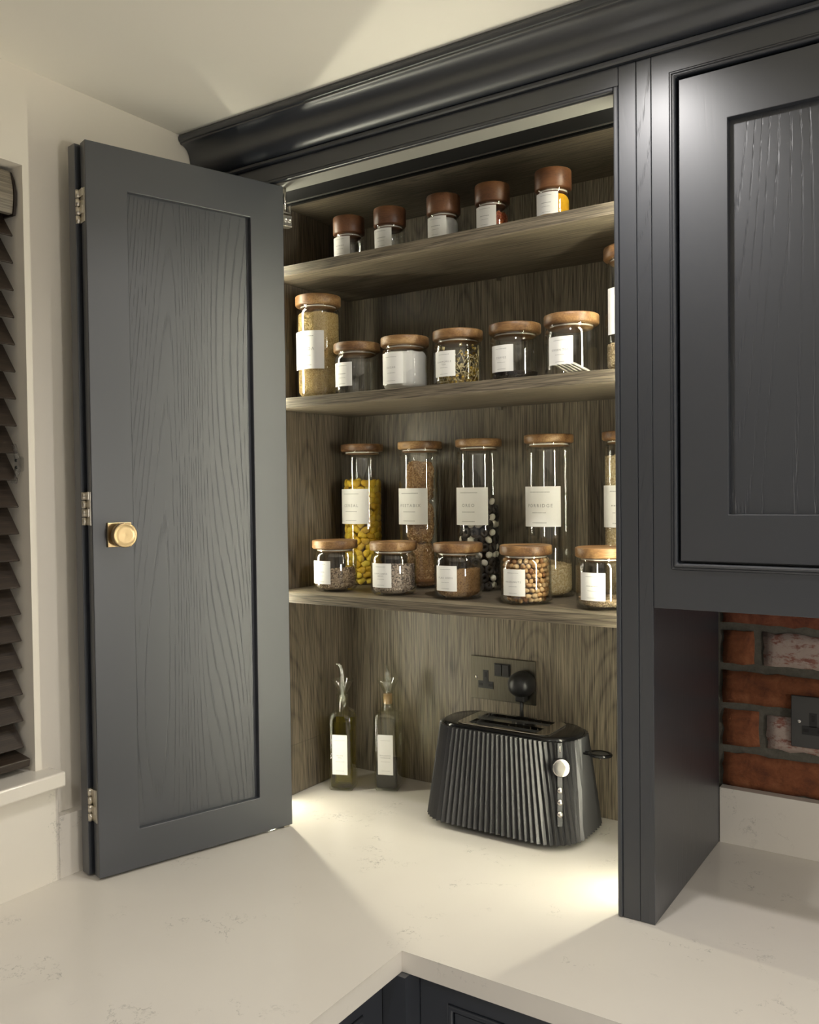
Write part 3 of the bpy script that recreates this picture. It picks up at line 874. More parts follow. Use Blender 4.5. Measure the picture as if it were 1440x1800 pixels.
def on_corner(z, ang):
    r = Rz(z); c = Vector((Lz(z) - r, -(Wz(z) - r)))
    nn = Vector((math.sin(ang), -math.cos(ang)))
    p = c + nn * r
    tilt = 0.17
    ez = Vector((nn.x * math.cos(tilt), nn.y * math.cos(tilt), math.sin(tilt)))
    ex = Vector((-nn.y, nn.x, 0)); ey = ez.cross(ex)
    M = Matrix((ex, ey, ez)).transposed().to_4x4()
    return Matrix.Translation((p.x, p.y, z)) @ M
AK = R(36)
st = MB()
vsl = []
for k in range(9):
    z = 0.045 + 0.138 * k / 8
    M = on_corner(z, AK); vsl.append((M @ Vector((-0.0042, 0, 0.0021)), M @ Vector((0.0042, 0, 0.0021)), M @ Vector((0.0042, 0, -0.003)), M @ Vector((-0.0042, 0, -0.003))))
st._add([v for q in vsl for v in q], [(4 * i + a, 4 * i + b, 4 * i + 4 + b, 4 * i + 4 + a) for i in range(8) for a, b in ((0, 1), (1, 2), (2, 3), (3, 0))] + [(0, 3, 2, 1), (32, 33, 34, 35)])
st.build('control_strip', 'toaster_black', to)
ko = MB().lathe([(0, -0.002), (0.0155, -0.002), (0.0158, 0.013), (0.0150, 0.0145)], 40, on_corner(0.143, AK)).build('knob', 'black_plastic', to)
MB().lathe([(0.0152, 0.0125), (0.0154, 0.0147), (0.0140, 0.0152), (0.0060, 0.0150), (0, 0.0150)], 40, on_corner(0.143, AK)).build('knob_face', 'steel', ko)
for z in (0.1045, 0.0845, 0.0650):
    MB().lathe([(0, -0.001), (0.0052, -0.001), (0.0054, 0.004), (0.0046, 0.0050), (0, 0.0052)], 24, on_corner(z, AK)).build('button', 'steel', to)
ind = MB(); ind.box(-0.0016, 0.0016, -0.0055, 0.0055, 0.0016, 0.0028, 0.0008, on_corner(0.1725, AK)); ind.build('indicator', 'steel', to)
lv = MB()
lv.box(0.130, 0.160, -0.007, 0.007, 0.1545, 0.1585, 0.0015)
ring_pts = [(0.1735 + 0.0195 * math.cos(2 * PI * k / 32), 0.0150 * math.sin(2 * PI * k / 32), 0.158) for k in range(33)]
lv.tube(ring_pts, 0.0032, 8, cap=False)
lvo = lv.build('lever', 'black_gloss', to)
MB().lathe([(0, 0.1568), (0.0150, 0.1568), (0.0175, 0.1585), (0.0150, 0.1600), (0, 0.1590)], 28, Matrix.Translation((0.1735, 0, 0)) @ Matrix.Diagonal((1, 0.78, 1, 1))).build('lever_pad', 'dark_metal', lvo)
MB().lathe([(0, 0.149), (0.0022, 0.149), (0.0022, 0.156), (0, 0.156)], 12, Matrix.Translation((0.1735, 0, 0))).build('lever_pin', 'steel', lvo)
# plug in the socket and its cord
pg = MB()
prof_p = [(0, -0.0010), (0.0250, -0.0010), (0.0262, 0.006), (0.0255, 0.016), (0.0222, 0.027), (0.0165, 0.034), (0.0085, 0.0378), (0, 0.0385)]
Mp = Matrix.Translation((0.5135 - TX, YB - 0.0065 - TY, 0.2425)) @ Matrix.Rotation(PI / 2, 4, 'X') @ Matrix.Diagonal((1.06, 0.98, 1, 1))
pg.lathe(prof_p, 36, Mp)
pg.box(-0.011 + 0.5135 - TX, 0.011 + 0.5135 - TX, YB - 0.028 - TY, YB - 0.0085 - TY, 0.208, 0.228, 0.004)
pgo = pg.build('plug', 'black_plastic', to); pgo['label'] = 'black three-pin plug'
cd = MB()
px, py = 0.5135 - TX, YB - 0.0185 - TY
cd.tube([(px, py, 0.212), (px, py, 0.19), (px + 0.002, py, 0.150), (px + 0.010, py + 0.002, 0.090), (px + 0.020, py + 0.002, 0.040), (px + 0.03, py - 0.010, 0.020), (px + 0.03, py - 0.03, 0.0165)], [0.0044, 0.0036, 0.0034, 0.0034, 0.0034, 0.0034, 0.0034], 10)
cd.build('power_cord', 'black_plastic', to)

# ================================================================== LETTERING
_TXT = {}
def text_shape(s):
    if s not in _TXT:
        cu = bpy.data.curves.new('t', 'FONT'); cu.body = s; cu.align_x = 'CENTER'; cu.align_y = 'CENTER'; cu.size = 1.0; cu.space_character = 1.35; cu.resolution_u = 2; cu.space_line = 1.1
        ob = bpy.data.objects.new('t', cu); COL.objects.link(ob)
        dg = bpy.context.evaluated_depsgraph_get()
        me = ob.evaluated_get(dg).to_mesh()
        vs = [v.co.copy() for v in me.vertices]; fs = [tuple(p.vertices) for p in me.polygons]
        ob.evaluated_get(dg).to_mesh_clear()
        bpy.data.objects.remove(ob); bpy.data.curves.remove(cu)
        _TXT[s] = (vs, fs)
    return _TXT[s]
def marks(width, size, rnd):
    """a line of print too small to read: a row of short dashes"""
    vs, fs = [], []; x = -width / 2
    while x < width / 2:
        w_ = size * rnd.uniform(0.5, 0.9)
        i = len(vs); h = size * 0.32
        vs += [Vector((x, -h, 0)), Vector((x + w_, -h, 0)), Vector((x + w_, h, 0)), Vector((x, h, 0))]; fs.append((i, i + 1, i + 2, i + 3))
        x += w_ + size * rnd.uniform(0.3, 0.7)
    return vs, fs
def print_lines(lines, height, place):
    """lines: (text or None, size, y offset, width); place maps label (u, v) to 3-D"""
    vs, fs = [], []
    rnd = random.Random(len(lines) * 13 + int(height * 1e5))
    for s, size, y, wd in lines:
        if s: tv, tf = text_shape(s); tv = [v * size for v in tv]
        else: tv, tf = marks(wd, size, rnd)
        if s and wd:
            ww = max(v.x for v in tv) - min(v.x for v in tv)
            k = min(1.0, wd / ww); tv = [v * k for v in tv]
        i0 = len(vs)
        vs += [place(v.x, v.y + y) for v in tv]; fs += [tuple(i0 + i for i in f) for f in tf]
    return vs, fs

# ================================================================== JARS
def jar_glass_mesh(Rb, H_, Rn, zs, rb=0.011):
    """shell of revolution: outer wall up, inner wall down; zs = shoulder start, H_ = rim height"""
    wl = 0.0020
    o = [(0, 0.0012), (Rb * 0.62, 0.0012), (Rb * 0.70, 0.0002)]
    for k in range(6):
        a = -PI / 2 + (PI / 2) * k / 5
        o.append((Rb - rb + rb * math.cos(a), rb + rb * math.sin(a)))
    sh = H_ - 0.006 - zs
    for k in range(1, 7):
        a = (PI / 2) * k / 6
        o.append((Rn + (Rb - Rn) * math.cos(a), zs + sh * math.sin(a) * 0.9))
    o += [(Rn, H_ - 0.003), (Rn + 0.0012, H_ - 0.0015), (Rn + 0.0008, H_)]
    inn = [(Rn - wl, H_), (Rn - wl, H_ - 0.006)]
    for k in range(6, 0, -1):
        a = (PI / 2) * k / 6
        inn.append((Rn - wl + (Rb - Rn) * math.cos(a), zs + sh * math.sin(a) * 0.9 - wl * 0.5))
    for k in range(5, -1, -1):
        a = -PI / 2 + (PI / 2) * k / 5
        inn.append((Rb - rb + (rb - wl) * math.cos(a), rb + (rb - wl) * math.sin(a)))
    inn.append((0, 0.0032))
    return MB().lathe(o + inn, 48).mesh('glass_body', 'jar_glass')
def lid_mesh(Rl, z0, z1, m, hole=False):
    bv = min(0.0022, (z1 - z0) * 0.2)
    p = [(0, z0), (Rl - bv, z0), (Rl, z0 + bv), (Rl, z1 - bv), (Rl - bv * 0.3, z1 - bv * 0.3), (Rl - bv, z1), (Rl * 0.9, z1 - 0.0004), (0.006 if hole else 0.0, z1 - 0.0004)]
    if hole: p += [(0.006, z1 - 0.009), (0, z1 - 0.009)]
    mb = MB().lathe(p, 48)
    me = mb.mesh('lid', m)
    return me
KIND = {   # body radius, total height, lid z0, lid radius, neck radius, shoulder, lid material, label (z0, z1, half angle deg)
    'small':  dict(R=0.0447, H=0.1025, lz=0.0855, Rl=0.0460, Rn=0.0385, zs=0.0660, lm='lid_acacia', lab=(0.0165, 0.0625, 29)),
    'medium': dict(R=0.0447, H=0.2080, lz=0.1880, Rl=0.0462, Rn=0.0385, zs=0.1680, lm='lid_acacia', lab=(0.0580, 0.1340, 53)),
    'tall':   dict(R=0.0447, H=0.3010, lz=0.2855, Rl=0.0460, Rn=0.0385, zs=0.2660, lm='lid_acacia', lab=(0.1310, 0.2050, 52)),
    'spice':  dict(R=0.0302, H=0.0900, lz=0.0560, Rl=0.0310, Rn=0.0262, zs=0.0420, lm='lid_walnut', lab=(0.0115, 0.0480, 40)),
}
for kname, k in KIND.items():
    k['glass'] = jar_glass_mesh(k['R'], k['lz'] + (0.002 if kname != 'spice' else 0.001), k['Rn'], k['zs'], 0.012 if kname != 'spice' else 0.006)
    k['lid'] = lid_mesh(k['Rl'], k['lz'], k['H'], k['lm'])
    k['lidh'] = lid_mesh(k['Rl'], k['lz'], k['H'], k['lm'], True)
    k['plug'] = MB().lathe([(0, k['lz'] - 0.006), (k['Rn'] - 0.004, k['lz'] - 0.006), (k['Rn'] - 0.0025, k['lz'] - 0.004), (k['Rn'] - 0.0025, k['lz'] + 0.001), (0, k['lz'] + 0.001)], 40).mesh('lid_plug', k['lm'])
    k['seal'] = MB().lathe([(k['Rn'] - 0.0024, k['lz'] - 0.0040), (k['Rn'] - 0.0020, k['lz'] - 0.0030), (k['Rn'] - 0.0024, k['lz'] - 0.0018)], 40).mesh('seal_ring', 'seal')
def jar(kname, x, y, z, label, group, text=None, hole=False, aim=0.0, name='storage_jar', lab_over=None):
    k = KIND[kname]
    t = thing(name, (x, y, z + 0.0004), label, 'jar', group, 0.0)
    link('glass_body', k['glass'], t)
    ld = link('lid', k['lidh'] if hole else k['lid'], t)
    ld.rotation_euler = (0, 0, random.uniform(-0.8, 0.8))
    link('lid_plug', k['plug'], ld); link('seal_ring', k['seal'], ld)
    z0, z1, ha = lab_over or k['lab']
    Rr = k['R'] + 0.0004; a0, a1 = R(aim - ha), R(aim + ha); n = 20
    vs, fs = [], []
    for i in range(n + 1):
        a = a0 + (a1 - a0) * i / n
        for zz in (z0, z1): vs.append(Vector((Rr * math.sin(a), -Rr * math.cos(a), zz)))
    for i in range(n): fs.append((2 * i, 2 * i + 2, 2 * i + 3, 2 * i + 1))
    mb = MB(); mb._add(vs, fs, 0, True)
    lb = mb.build('label', 'label_paper', t)
    lb['label'] = 'white paper label'
    w_ = Rr * (a1 - a0); h_ = z1 - z0; zc = (z0 + z1) / 2
    big = min(w_, h_ * 1.15)
    Rt = Rr + 0.00025
    place = lambda u_, v_: Vector((Rt * math.sin(R(aim) + u_ / Rt), -Rt * math.cos(R(aim) + u_ / Rt), zc + v_))
    lines = [(None, big * 0.030, h_ * 0.36, w_ * 0.48), (text, big * 0.105, h_ * 0.02, w_ * 0.66), (None, big * 0.026, -h_ * 0.15, w_ * 0.34), (None, big * 0.026, -h_ * 0.40, w_ * 0.34)]
    if not text: lines[1] = (None, big * 0.045, h_ * 0.02, w_ * 0.4)
    tv, tf = print_lines(lines, h_ + x, place)
    tb = MB(); tb._add(tv, tf); tb.build('lettering', 'label_ink', lb)['kind'] = 'stuff'
    return t
G3t, G3f, G2, G1 = 'tall jars along the back of the lowest shelf', 'small jars along the front of the lowest shelf', 'jars on the middle shelf', 'spice jars on the top shelf'
T = {'t1': (0.156, -0.077), 't2': (0.302, -0.0735), 't3': (0.437, -0.067), 't4': (0.602, -0.0945), 't5': (0.752, -0.0860)}
F = {'f1': (0.181, -0.208), 'f2': (0.324, -0.207), 'f3': (0.465, -0.200), 'f4': (0.609, -0.210), 'f5': (0.751, -0.210)}
J = {'j0': (0.1475, -0.2096), 'j1': (0.2468, -0.213), 'j2': (0.3613, -0.2142), 'j3': (0.4766, -0.2122), 'j4': (0.5893, -0.2061), 'j5': (0.7039, -0.2242), 'j6': (0.7985, -0.1936)}
A = {'a1': (0.235, -0.2183), 'a2': (0.3314, -0.2161), 'a3': (0.4527, -0.2186), 'a4': (0.5537, -0.2184), 'a5': (0.6711, -0.2209)}
jar('tall', *T['t1'], Z3, 'tall glass jar filled with yellow cereal, wooden lid, on the lowest shelf', G3t, 'CEREAL')
jar('tall', *T['t2'], Z3, 'tall glass jar holding brown wheat biscuits, wooden lid, lowest shelf', G3t, 'WEETABIX')
jar('tall', *T['t3'], Z3, 'tall glass jar of black and white cereal, wooden lid, lowest shelf', G3t, 'OREO')
jar('tall', *T['t4'], Z3, 'tall glass jar with a little porridge at the bottom, wooden lid', G3t, 'PORRIDGE')
jar('tall', *T['t5'], Z3, 'tall glass jar of oats half hidden behind the cabinet post', G3t)
jar('small', *F['f1'], Z3, 'small glass jar of mixed brown seeds, nearest the folding door', G3f, aim=-3)
jar('small', *F['f2'], Z3, 'small glass jar of grey-brown sunflower seeds with wooden lid', G3f, 'SUNFLOWER\nSEEDS')
jar('small', *F['f3'], Z3, 'small glass jar of fine rust-brown seeds in front of the wheat biscuits', G3f, 'FLAX SEEDS', aim=-2)
jar('small', *F['f4'], Z3, 'small glass jar full of chopped nuts, lid with a finger hole', G3f, 'HAZELNUTS', True, -5)
jar('small', *F['f5'], Z3, 'small glass jar with a thin layer of seeds beside the cabinet post', G3f, aim=-3)
jar('medium', *J['j0'], Z2, 'medium-height glass jar full of golden quinoa on the middle shelf', G2, 'QUINOA')
jar('small', *J['j1'], Z2, 'small empty glass jar next to the quinoa jar', G2, aim=-5)
jar('small', *J['j2'], Z2, 'small glass jar full of white sugar on the middle shelf', G2, 'SUGAR', aim=-3, lab_over=(0.0120, 0.0700, 32))
jar('small', *J['j3'], Z2, 'small glass jar of yellow chamomile tea flowers', G2, 'CHAMOMILE\nTEA', aim=-5)
jar('small', *J['j4'], Z2, 'small glass jar with a little dark coffee at the bottom', G2, 'COFFEE', aim=-6)
jar('small', *J['j5'], Z2, 'small glass jar holding flat white tea bags', G2, 'GREEN TEA', aim=-3)
jar('medium', *J['j6'], Z2, 'medium-height glass jar half hidden by the post on the middle shelf', G2, lab_over=(0.0625, 0.1375, 40))
jar('spice', *A['a1'], Z1, 'small empty spice jar with dark lid, nearest the runner bracket', G1, name='spice_jar')
jar('spice', *A['a2'], Z1, 'spice jar with a little pale spice, second from the folding door', G1, name='spice_jar')
jar('spice', *A['a3'], Z1, 'spice jar full of white salt with a dark walnut lid', G1, name='spice_jar')
jar('spice', *A['a4'], Z1, 'spice jar of red chilli flakes on the top shelf', G1, name='spice_jar')
jar('spice', *A['a5'], Z1, 'spice jar of bright yellow turmeric on the top shelf', G1, name='spice_jar')

# ------------------------------------------------------------------ loose contents
OCT_V = [Vector(v) for v in ((1, 0, 0), (-1, 0, 0), (0, 1, 0), (0, -1, 0), (0, 0, 1), (0, 0, -1))]
OCT_F = [(0, 2, 4), (2, 1, 4), (1, 3, 4), (3, 0, 4), (2, 0, 5), (1, 2, 5), (3, 1, 5), (0, 3, 5)]
def grains(name, label, cat, pos, z, Rr, h, n, dims, mats, slope=(0, 0), core=None, rough=0.0, seed=1, rb=0.0135):
    """a fill of loose grains: uneven core with n grains over its side and top"""
    rnd = random.Random(seed)
    vs, fs, mi = [], [], []
    def hh(x, y): return h + slope[0] * x + slope[1] * y + rough * noise.noise(Vector((x * 60, y * 60, seed)))
    NA, NR = 36, 6
    d = max(dims) * 0.45
    ring0 = []
    Rc = Rr - d
    rows_ = []
    for f_ in (0.0, 0.45, 0.8, 1.0):
        rows_.append([Vector(((Rc - rb * (1 - min(1, f_ * 1.0)) ** 2) * math.cos(2 * PI * k / NA), (Rc - rb * (1 - f_) ** 2) * math.sin(2 * PI * k / NA), 0.0035 + rb * f_)) for k in range(NA)])
    for f_ in (0.35, 0.7, 1.0):
        rr_ = []
        for k in range(NA):
            c_, s_ = Rc * math.cos(2 * PI * k / NA), Rc * math.sin(2 * PI * k / NA)
            zt = max(0.0045 + rb, hh(c_, s_) - d)
            rr_.append(Vector((c_, s_, 0.0035 + rb + (zt - 0.0035 - rb) * f_)))
        rows_.append(rr_)
    for q in range(NR - 1, 0, -1):
        rows_.append([Vector((Rc * q / NR * math.cos(2 * PI * k / NA), Rc * q / NR * math.sin(2 * PI * k / NA), max(0.0045 + rb * 0.6, hh(Rc * q / NR * math.cos(2 * PI * k / NA), Rc * q / NR * math.sin(2 * PI * k / NA)) - d))) for k in range(NA)])
    for r_ in rows_: vs += r_
    for i in range(len(rows_) - 1):
        for k in range(NA):
            j = (k + 1) % NA
            fs.append((i * NA + k, i * NA + j, (i + 1) * NA + j, (i + 1) * NA + k)); mi.append(0)
    fs.append(tuple(range(NA - 1, -1, -1))); mi.append(0)
    i0 = len(vs); vs.append(Vector((0, 0, max(0.0045, hh(0, 0) - d))))
    L_ = (len(rows_) - 1) * NA
    for k in range(NA): fs.append((L_ + k, L_ + (k + 1) % NA, i0)); mi.append(0)
    side = 2 * PI * Rr * h; top = PI * Rr * Rr
    for g in range(n):
        if rnd.random() < side / (side + top * 1.3):
            a = rnd.uniform(0, 2 * PI); q = rnd.random()
            x_, y_ = Rr * math.cos(a), Rr * math.sin(a)
            zlo = 0.0042 + dims[0] * 0.62
            zz = zlo + q * max(0.0005, hh(x_, y_) - 0.001 - zlo)
            inset = dims[2] * 0.55 + (rb * (1 - (zz - 0.0035) / rb) ** 2 if zz < rb + 0.0035 else 0)
            p = Vector(((Rr - inset) * math.cos(a), (Rr - inset) * math.sin(a), zz))
            ez = Vector((math.cos(a), math.sin(a), 0)); t1 = Vector((-math.sin(a), math.cos(a), 0)); t2 = Vector((0, 0, 1))
        else:
            a = rnd.uniform(0, 2 * PI); rr_ = (Rr - dims[0] * 0.6 - (0.006 if h < 0.016 else 0)) * math.sqrt(rnd.random())
            x_, y_ = rr_ * math.cos(a), rr_ * math.sin(a)
            p = Vector((x_, y_, max(0.0045 + dims[0] * 0.3, hh(x_, y_) - d * 0.4)))
            ez = Vector((0, 0, 1)); t1 = Vector((1, 0, 0)); t2 = Vector((0, 1, 0))
        b_ = rnd.uniform(0, 2 * PI); k_ = rnd.uniform(0.75, 1.2)
        tilt = rnd.uniform(-0.35, 0.35)
        u1 = (t1 * math.cos(b_) + t2 * math.sin(b_)); u2 = (t2 * math.cos(b_) - t1 * math.sin(b_))
        u1, ez2 = u1 * math.cos(tilt) - ez * abs(math.sin(tilt)), ez
        i1 = len(vs); m_ = rnd.randrange(len(mats))
        for o_ in OCT_V: vs.append(p + u1 * (o_.x * dims[0] * k_ / 2) + u2 * (o_.y * dims[1] * k_ / 2) + ez2 * (o_.z * dims[2] * k_ / 2))
        for f_ in OCT_F: fs.append(tuple(i1 + i for i in f_)); mi.append(m_)
    me = bpy.data.meshes.new(name)
    me.from_pydata([tuple(v) for v in vs], [], fs)
    for m_ in mats: me.materials.append(MATS[m_])
    me.polygons.foreach_set('material_index', mi)
    me.update()
    o = link(name, me); o.location = (pos[0], pos[1], z)
    return tag(o, label, cat, None, 'stuff')
RI = 0.0412
Zt = 0.0006
grains('mixed_seeds', 'mixed brown seeds in the jar nearest the folding door', 'seeds', F['f1'], Z3 + Zt, RI, 0.043, 2600, (0.0050, 0.0026, 0.0018), ['seed_a', 'seed_b', 'seed_c'], (0.10, -0.05), rough=0.004, seed=11)
grains('sunflower_seeds', 'grey-brown sunflower seeds in the second front jar', 'seeds', F['f2'], Z3 + Zt, RI, 0.058, 2600, (0.0065, 0.0030, 0.0020), ['sun_a', 'sun_b', 'sun_a', 'sun_c'], (0.05, -0.05), rough=0.003, seed=12)
grains('rust_seeds', 'fine rust-brown seeds in the middle front jar', 'seeds', F['f3'], Z3 + Zt, RI, 0.052, 5000, (0.0034, 0.0016, 0.0011), ['flax_a', 'flax_b', 'flax_c'], (0.12, -0.04), rough=0.003, seed=13)
grains('chia_seeds', 'thin layer of brown seeds in the jar by the cabinet post', 'seeds', F['f5'], Z3 + Zt, RI, 0.0145, 2600, (0.0030, 0.0018, 0.0013), ['seed_a', 'seed_b', 'oat_b'], (0.02, 0), rough=0.002, seed=14)
grains('porridge_oats', 'porridge oats heaped in the bottom of the tall jar', 'oats', T['t4'], Z3 + Zt, RI, 0.060, 4200, (0.0050, 0.0036, 0.0012), ['oat_a', 'oat_b', 'oat_c'], (-0.12, 0.06), rough=0.004, seed=15)
grains('rolled_oats', 'oats filling the tall jar behind the cabinet post', 'oats', T['t5'], Z3 + Zt, RI, 0.258, 9000, (0.0052, 0.0034, 0.0012), ['oat_a', 'oat_b', 'oat_c'], rough=0.003, seed=16)
grains('quinoa', 'golden quinoa filling the medium jar', 'quinoa', J['j0'], Z2 + Zt, RI, 0.172, 15000, (0.0026, 0.0022, 0.0018), ['quin_a', 'quin_b', 'quin_c'], rough=0.002, seed=17)
grains('ground_coffee', 'little dark coffee left in its jar', 'coffee', J['j4'], Z2 + Zt, RI, 0.0150, 2200, (0.0032, 0.0026, 0.0018), ['coffee_a', 'coffee_b'], (-0.22, -0.05), rough=0.004, seed=18)
grains('chilli_flakes', 'red chilli flakes in a spice jar', 'spice', A['a4'], Z1 + Zt, 0.0270, 0.038, 1500, (0.0044, 0.0026, 0.0010), ['chilli_a', 'chilli_b', 'chilli_c', 'chilli_b'], rough=0.003, seed=19, rb=0.0075)
grains('pale_spice', 'little pale spice left in a jar', 'spice', A['a2'], Z1 + Zt, 0.0280, 0.0135, 500, (0.0018, 0.0016, 0.0012), ['pale_spice', 'oat_b'], rough=0.002, seed=20, rb=0.0075)
grains('pale_grain', 'pale grain low in the half-hidden medium jar', 'grain', J['j6'], Z2 + Zt, RI, 0.050, 3000, (0.0030, 0.0022, 0.0016), ['oat_a', 'oat_c'], seed=21)
def powder(name, label, cat, pos, z, Rr, h, m, wob, rb):
    prof_ = [(0, 0.0036), (Rr - rb, 0.0036)] + [(Rr - rb + rb * math.sin(a), 0.0036 + rb - rb * math.cos(a)) for a in (0.4, 0.8, 1.2, PI / 2)]
    prof_ += [(Rr, h * 0.7), (Rr, h - 0.008), (Rr - 0.0012, h - 0.005), (Rr - 0.0032, h - 0.002), (Rr - 0.0055, h), (Rr * 0.6, h + wob * 0.4), (Rr * 0.3, h + wob), (0, h + wob)]
    o = MB().lathe(prof_, 40).build(name, m); o.location = (pos[0], pos[1], z)
    for v in o.data.vertices:
        if v.co.z > h * 0.95: v.co.z += wob * noise.noise(v.co * 80)
    return tag(o, label, cat, None, 'stuff')
powder('sugar', 'white sugar filling its jar', 'sugar', J['j2'], Z2 + Zt, 0.0412, 0.0735, 'sugar', 0.002, 0.011)
powder('salt', 'fine white salt filling a spice jar', 'salt', A['a3'], Z1 + Zt, 0.0266, 0.0475, 'salt', 0.001, 0.005)
powder('turmeric', 'bright yellow turmeric powder in a spice jar', 'spice', A['a5'], Z1 + Zt, 0.0266, 0.0475, 'turmeric', 0.001, 0.005)
# chamomile: dried flower heads and pale stems
def chamomile():
    rnd = random.Random(5); mb = MB()
    px, py = J['j3']
    for g in range(420):
        a = rnd.uniform(0, 2 * PI); q = rnd.random() ** 1.6
        rr_ = (RI - 0.006) * (1 - 0.12 * rnd.random() ** 2)
        zz = 0.008 + 0.066 * q
        if q > 0.45 and rnd.random() < 0.45: continue
        s = rnd.uniform(0.0026, 0.0046)
        if zz < 0.014: rr_ -= 0.004
        M = Matrix.Translation((rr_ * math.cos(a), rr_ * math.sin(a), zz)) @ Matrix.Rotation(rnd.uniform(0, PI), 4, 'X') @ Matrix.Rotation(rnd.uniform(0, PI), 4, 'Z')
        vs = [M @ Vector((v.x * s * rnd.uniform(0.7, 1.3), v.y * s, v.z * s * rnd.uniform(0.5, 1.0))) for v in OCT_V]
        mb._add(vs, OCT_F, rnd.choice((0, 0, 1, 1, 2)))
    for g in range(26):
        a = rnd.uniform(-PI, 0.3); z0 = rnd.uniform(0.012, 0.070); rr_ = RI - 0.0035
        pts = [Vector((rr_ * math.cos(a + t * 0.9), rr_ * math.sin(a + t * 0.9), max(0.008, min(0.076, z0 + 0.012 * math.sin(t * rnd.uniform(3, 7) + g))))) for t in [i / 8 for i in range(9)]]
        mb.tube(pts, 0.0007, 5, 2)
    o = mb.build('chamomile_flowers', ['cham_a', 'cham_b', 'cham_c']); o.location = (px, py, Z2 + Zt)
    tag(o, 'dried yellow chamomile flowers and pale stems in their jar', 'tea', None, 'stuff')
chamomile()

# ------------------------------------------------------------------ countable contents
def blob(nx, fn):
    """closed ball of nx x 2nx quads, fn maps a unit direction to a point"""
    vs, fs = [], []
    nz, na = nx, nx * 2
    vs.append(fn(Vector((0, 0, -1))))
    for i in range(1, nz):
        th = -PI / 2 + PI * i / nz
        for k in range(na):
            a = 2 * PI * k / na
            vs.append(fn(Vector((math.cos(th) * math.cos(a), math.cos(th) * math.sin(a), math.sin(th)))))
    vs.append(fn(Vector((0, 0, 1))))
    for k in range(na):
        j = (k + 1) % na
        fs.append((0, 1 + j, 1 + k)); fs.append((len(vs) - 1, 1 + (nz - 2) * na + k, 1 + (nz - 2) * na + j))
        for i in range(nz - 2): fs.append((1 + i * na + k, 1 + i * na + j, 1 + (i + 1) * na + j, 1 + (i + 1) * na + k))
    return vs, fs
def blob_mesh(name, nx, fn, m):
    mb = MB(); v, f_ = blob(nx, fn); mb._add(v, f_, 0, True); return mb.mesh(name, m)
def sq(u_, p): return math.copysign(abs(u_) ** p, u_)
def ring_fill(pos, z, Rr, h, dz, step, depth, rnd, z0=0.0085, fill=1.0):
    out = []; layer = 0; zz = z0
    while zz < h:
        n = int(2 * PI * (Rr - depth) / step)
        for k in range(n):
            a = 2 * PI * (k + 0.5 * (layer % 2) + rnd.uniform(-0.12, 0.12)) / n
            rr_ = Rr - depth - (0.005 if zz < 0.012 else 0) - rnd.uniform(0, 0.0012)
            out.append((Vector((rr_ * math.cos(a), rr_ * math.sin(a), zz + rnd.uniform(-0.0012, 0.0012))), a))
        zz += dz; layer += 1
    return out
def pieces(name, label, cat, group, pos, z, spots, meshes, rnd, mode='tan'):
    for p, a in spots:
        me = rnd.choice(meshes)
        o = link(name, me)
        if mode == 'tan':
            Mr = Matrix.Rotation(a + PI / 2, 4, 'Z') @ Matrix.Rotation(PI / 2, 4, 'X') @ Matrix.Rotation(rnd.uniform(-1.0, 1.0), 4, 'Z') @ Matrix.Rotation(rnd.uniform(-0.4, 0.4), 4, 'X')
        else:
            Mr = Matrix.Rotation(rnd.uniform(0, 2 * PI), 4, 'Z') @ Matrix.Rotation(rnd.uniform(0, 2 * PI), 4, 'X')
        o.matrix_world = Matrix.Translation(Vector((pos[0], pos[1], z)) + p) @ Mr
        tag(o, label, cat, group)
rnd = random.Random(31)
def cereal_fn(sx, sy, sz, tw):
    def fn(d):
        x = sq(d.x, 0.75) * sx; y = sq(d.y, 0.6) * sy; zz = sq(d.z, 0.8) * sz
        y *= 1.0 - 0.30 * (x / sx) * tw
        zz += 0.12 * sy * math.sin(x / sx * 1.5)
        return Vector((x, y, zz))
    return fn
cm = [blob_mesh('cereal_piece', 5, cereal_fn(0.0102, 0.0072, 0.0050, t), m) for t, m in ((0.8, 'cereal_a'), (-0.6, 'cereal_b'), (0.4, 'cereal_c'), (1.0, 'cereal_a'))]
sp = ring_fill(T['t1'], Z3, RI, 0.218, 0.0122, 0.0180, 0.0058, rnd)
sp += [(Vector((0.014 * math.cos(a), 0.014 * math.sin(a), 0.206 + 0.003 * k)), a) for k, a in enumerate((0.3, 2.2, 4.4))] + [(Vector((0.024 * math.cos(a), 0.024 * math.sin(a), 0.219 + rnd.uniform(0, 0.004))), a) for a in (2.6, 3.3, 4.1, 4.9)]
pieces('cereal_piece', 'pillow-shaped yellow cereal piece in the tall jar beside the cabinet side', 'cereal', 'yellow cereal pieces', T['t1'], Z3 + Zt, sp, cm, rnd)
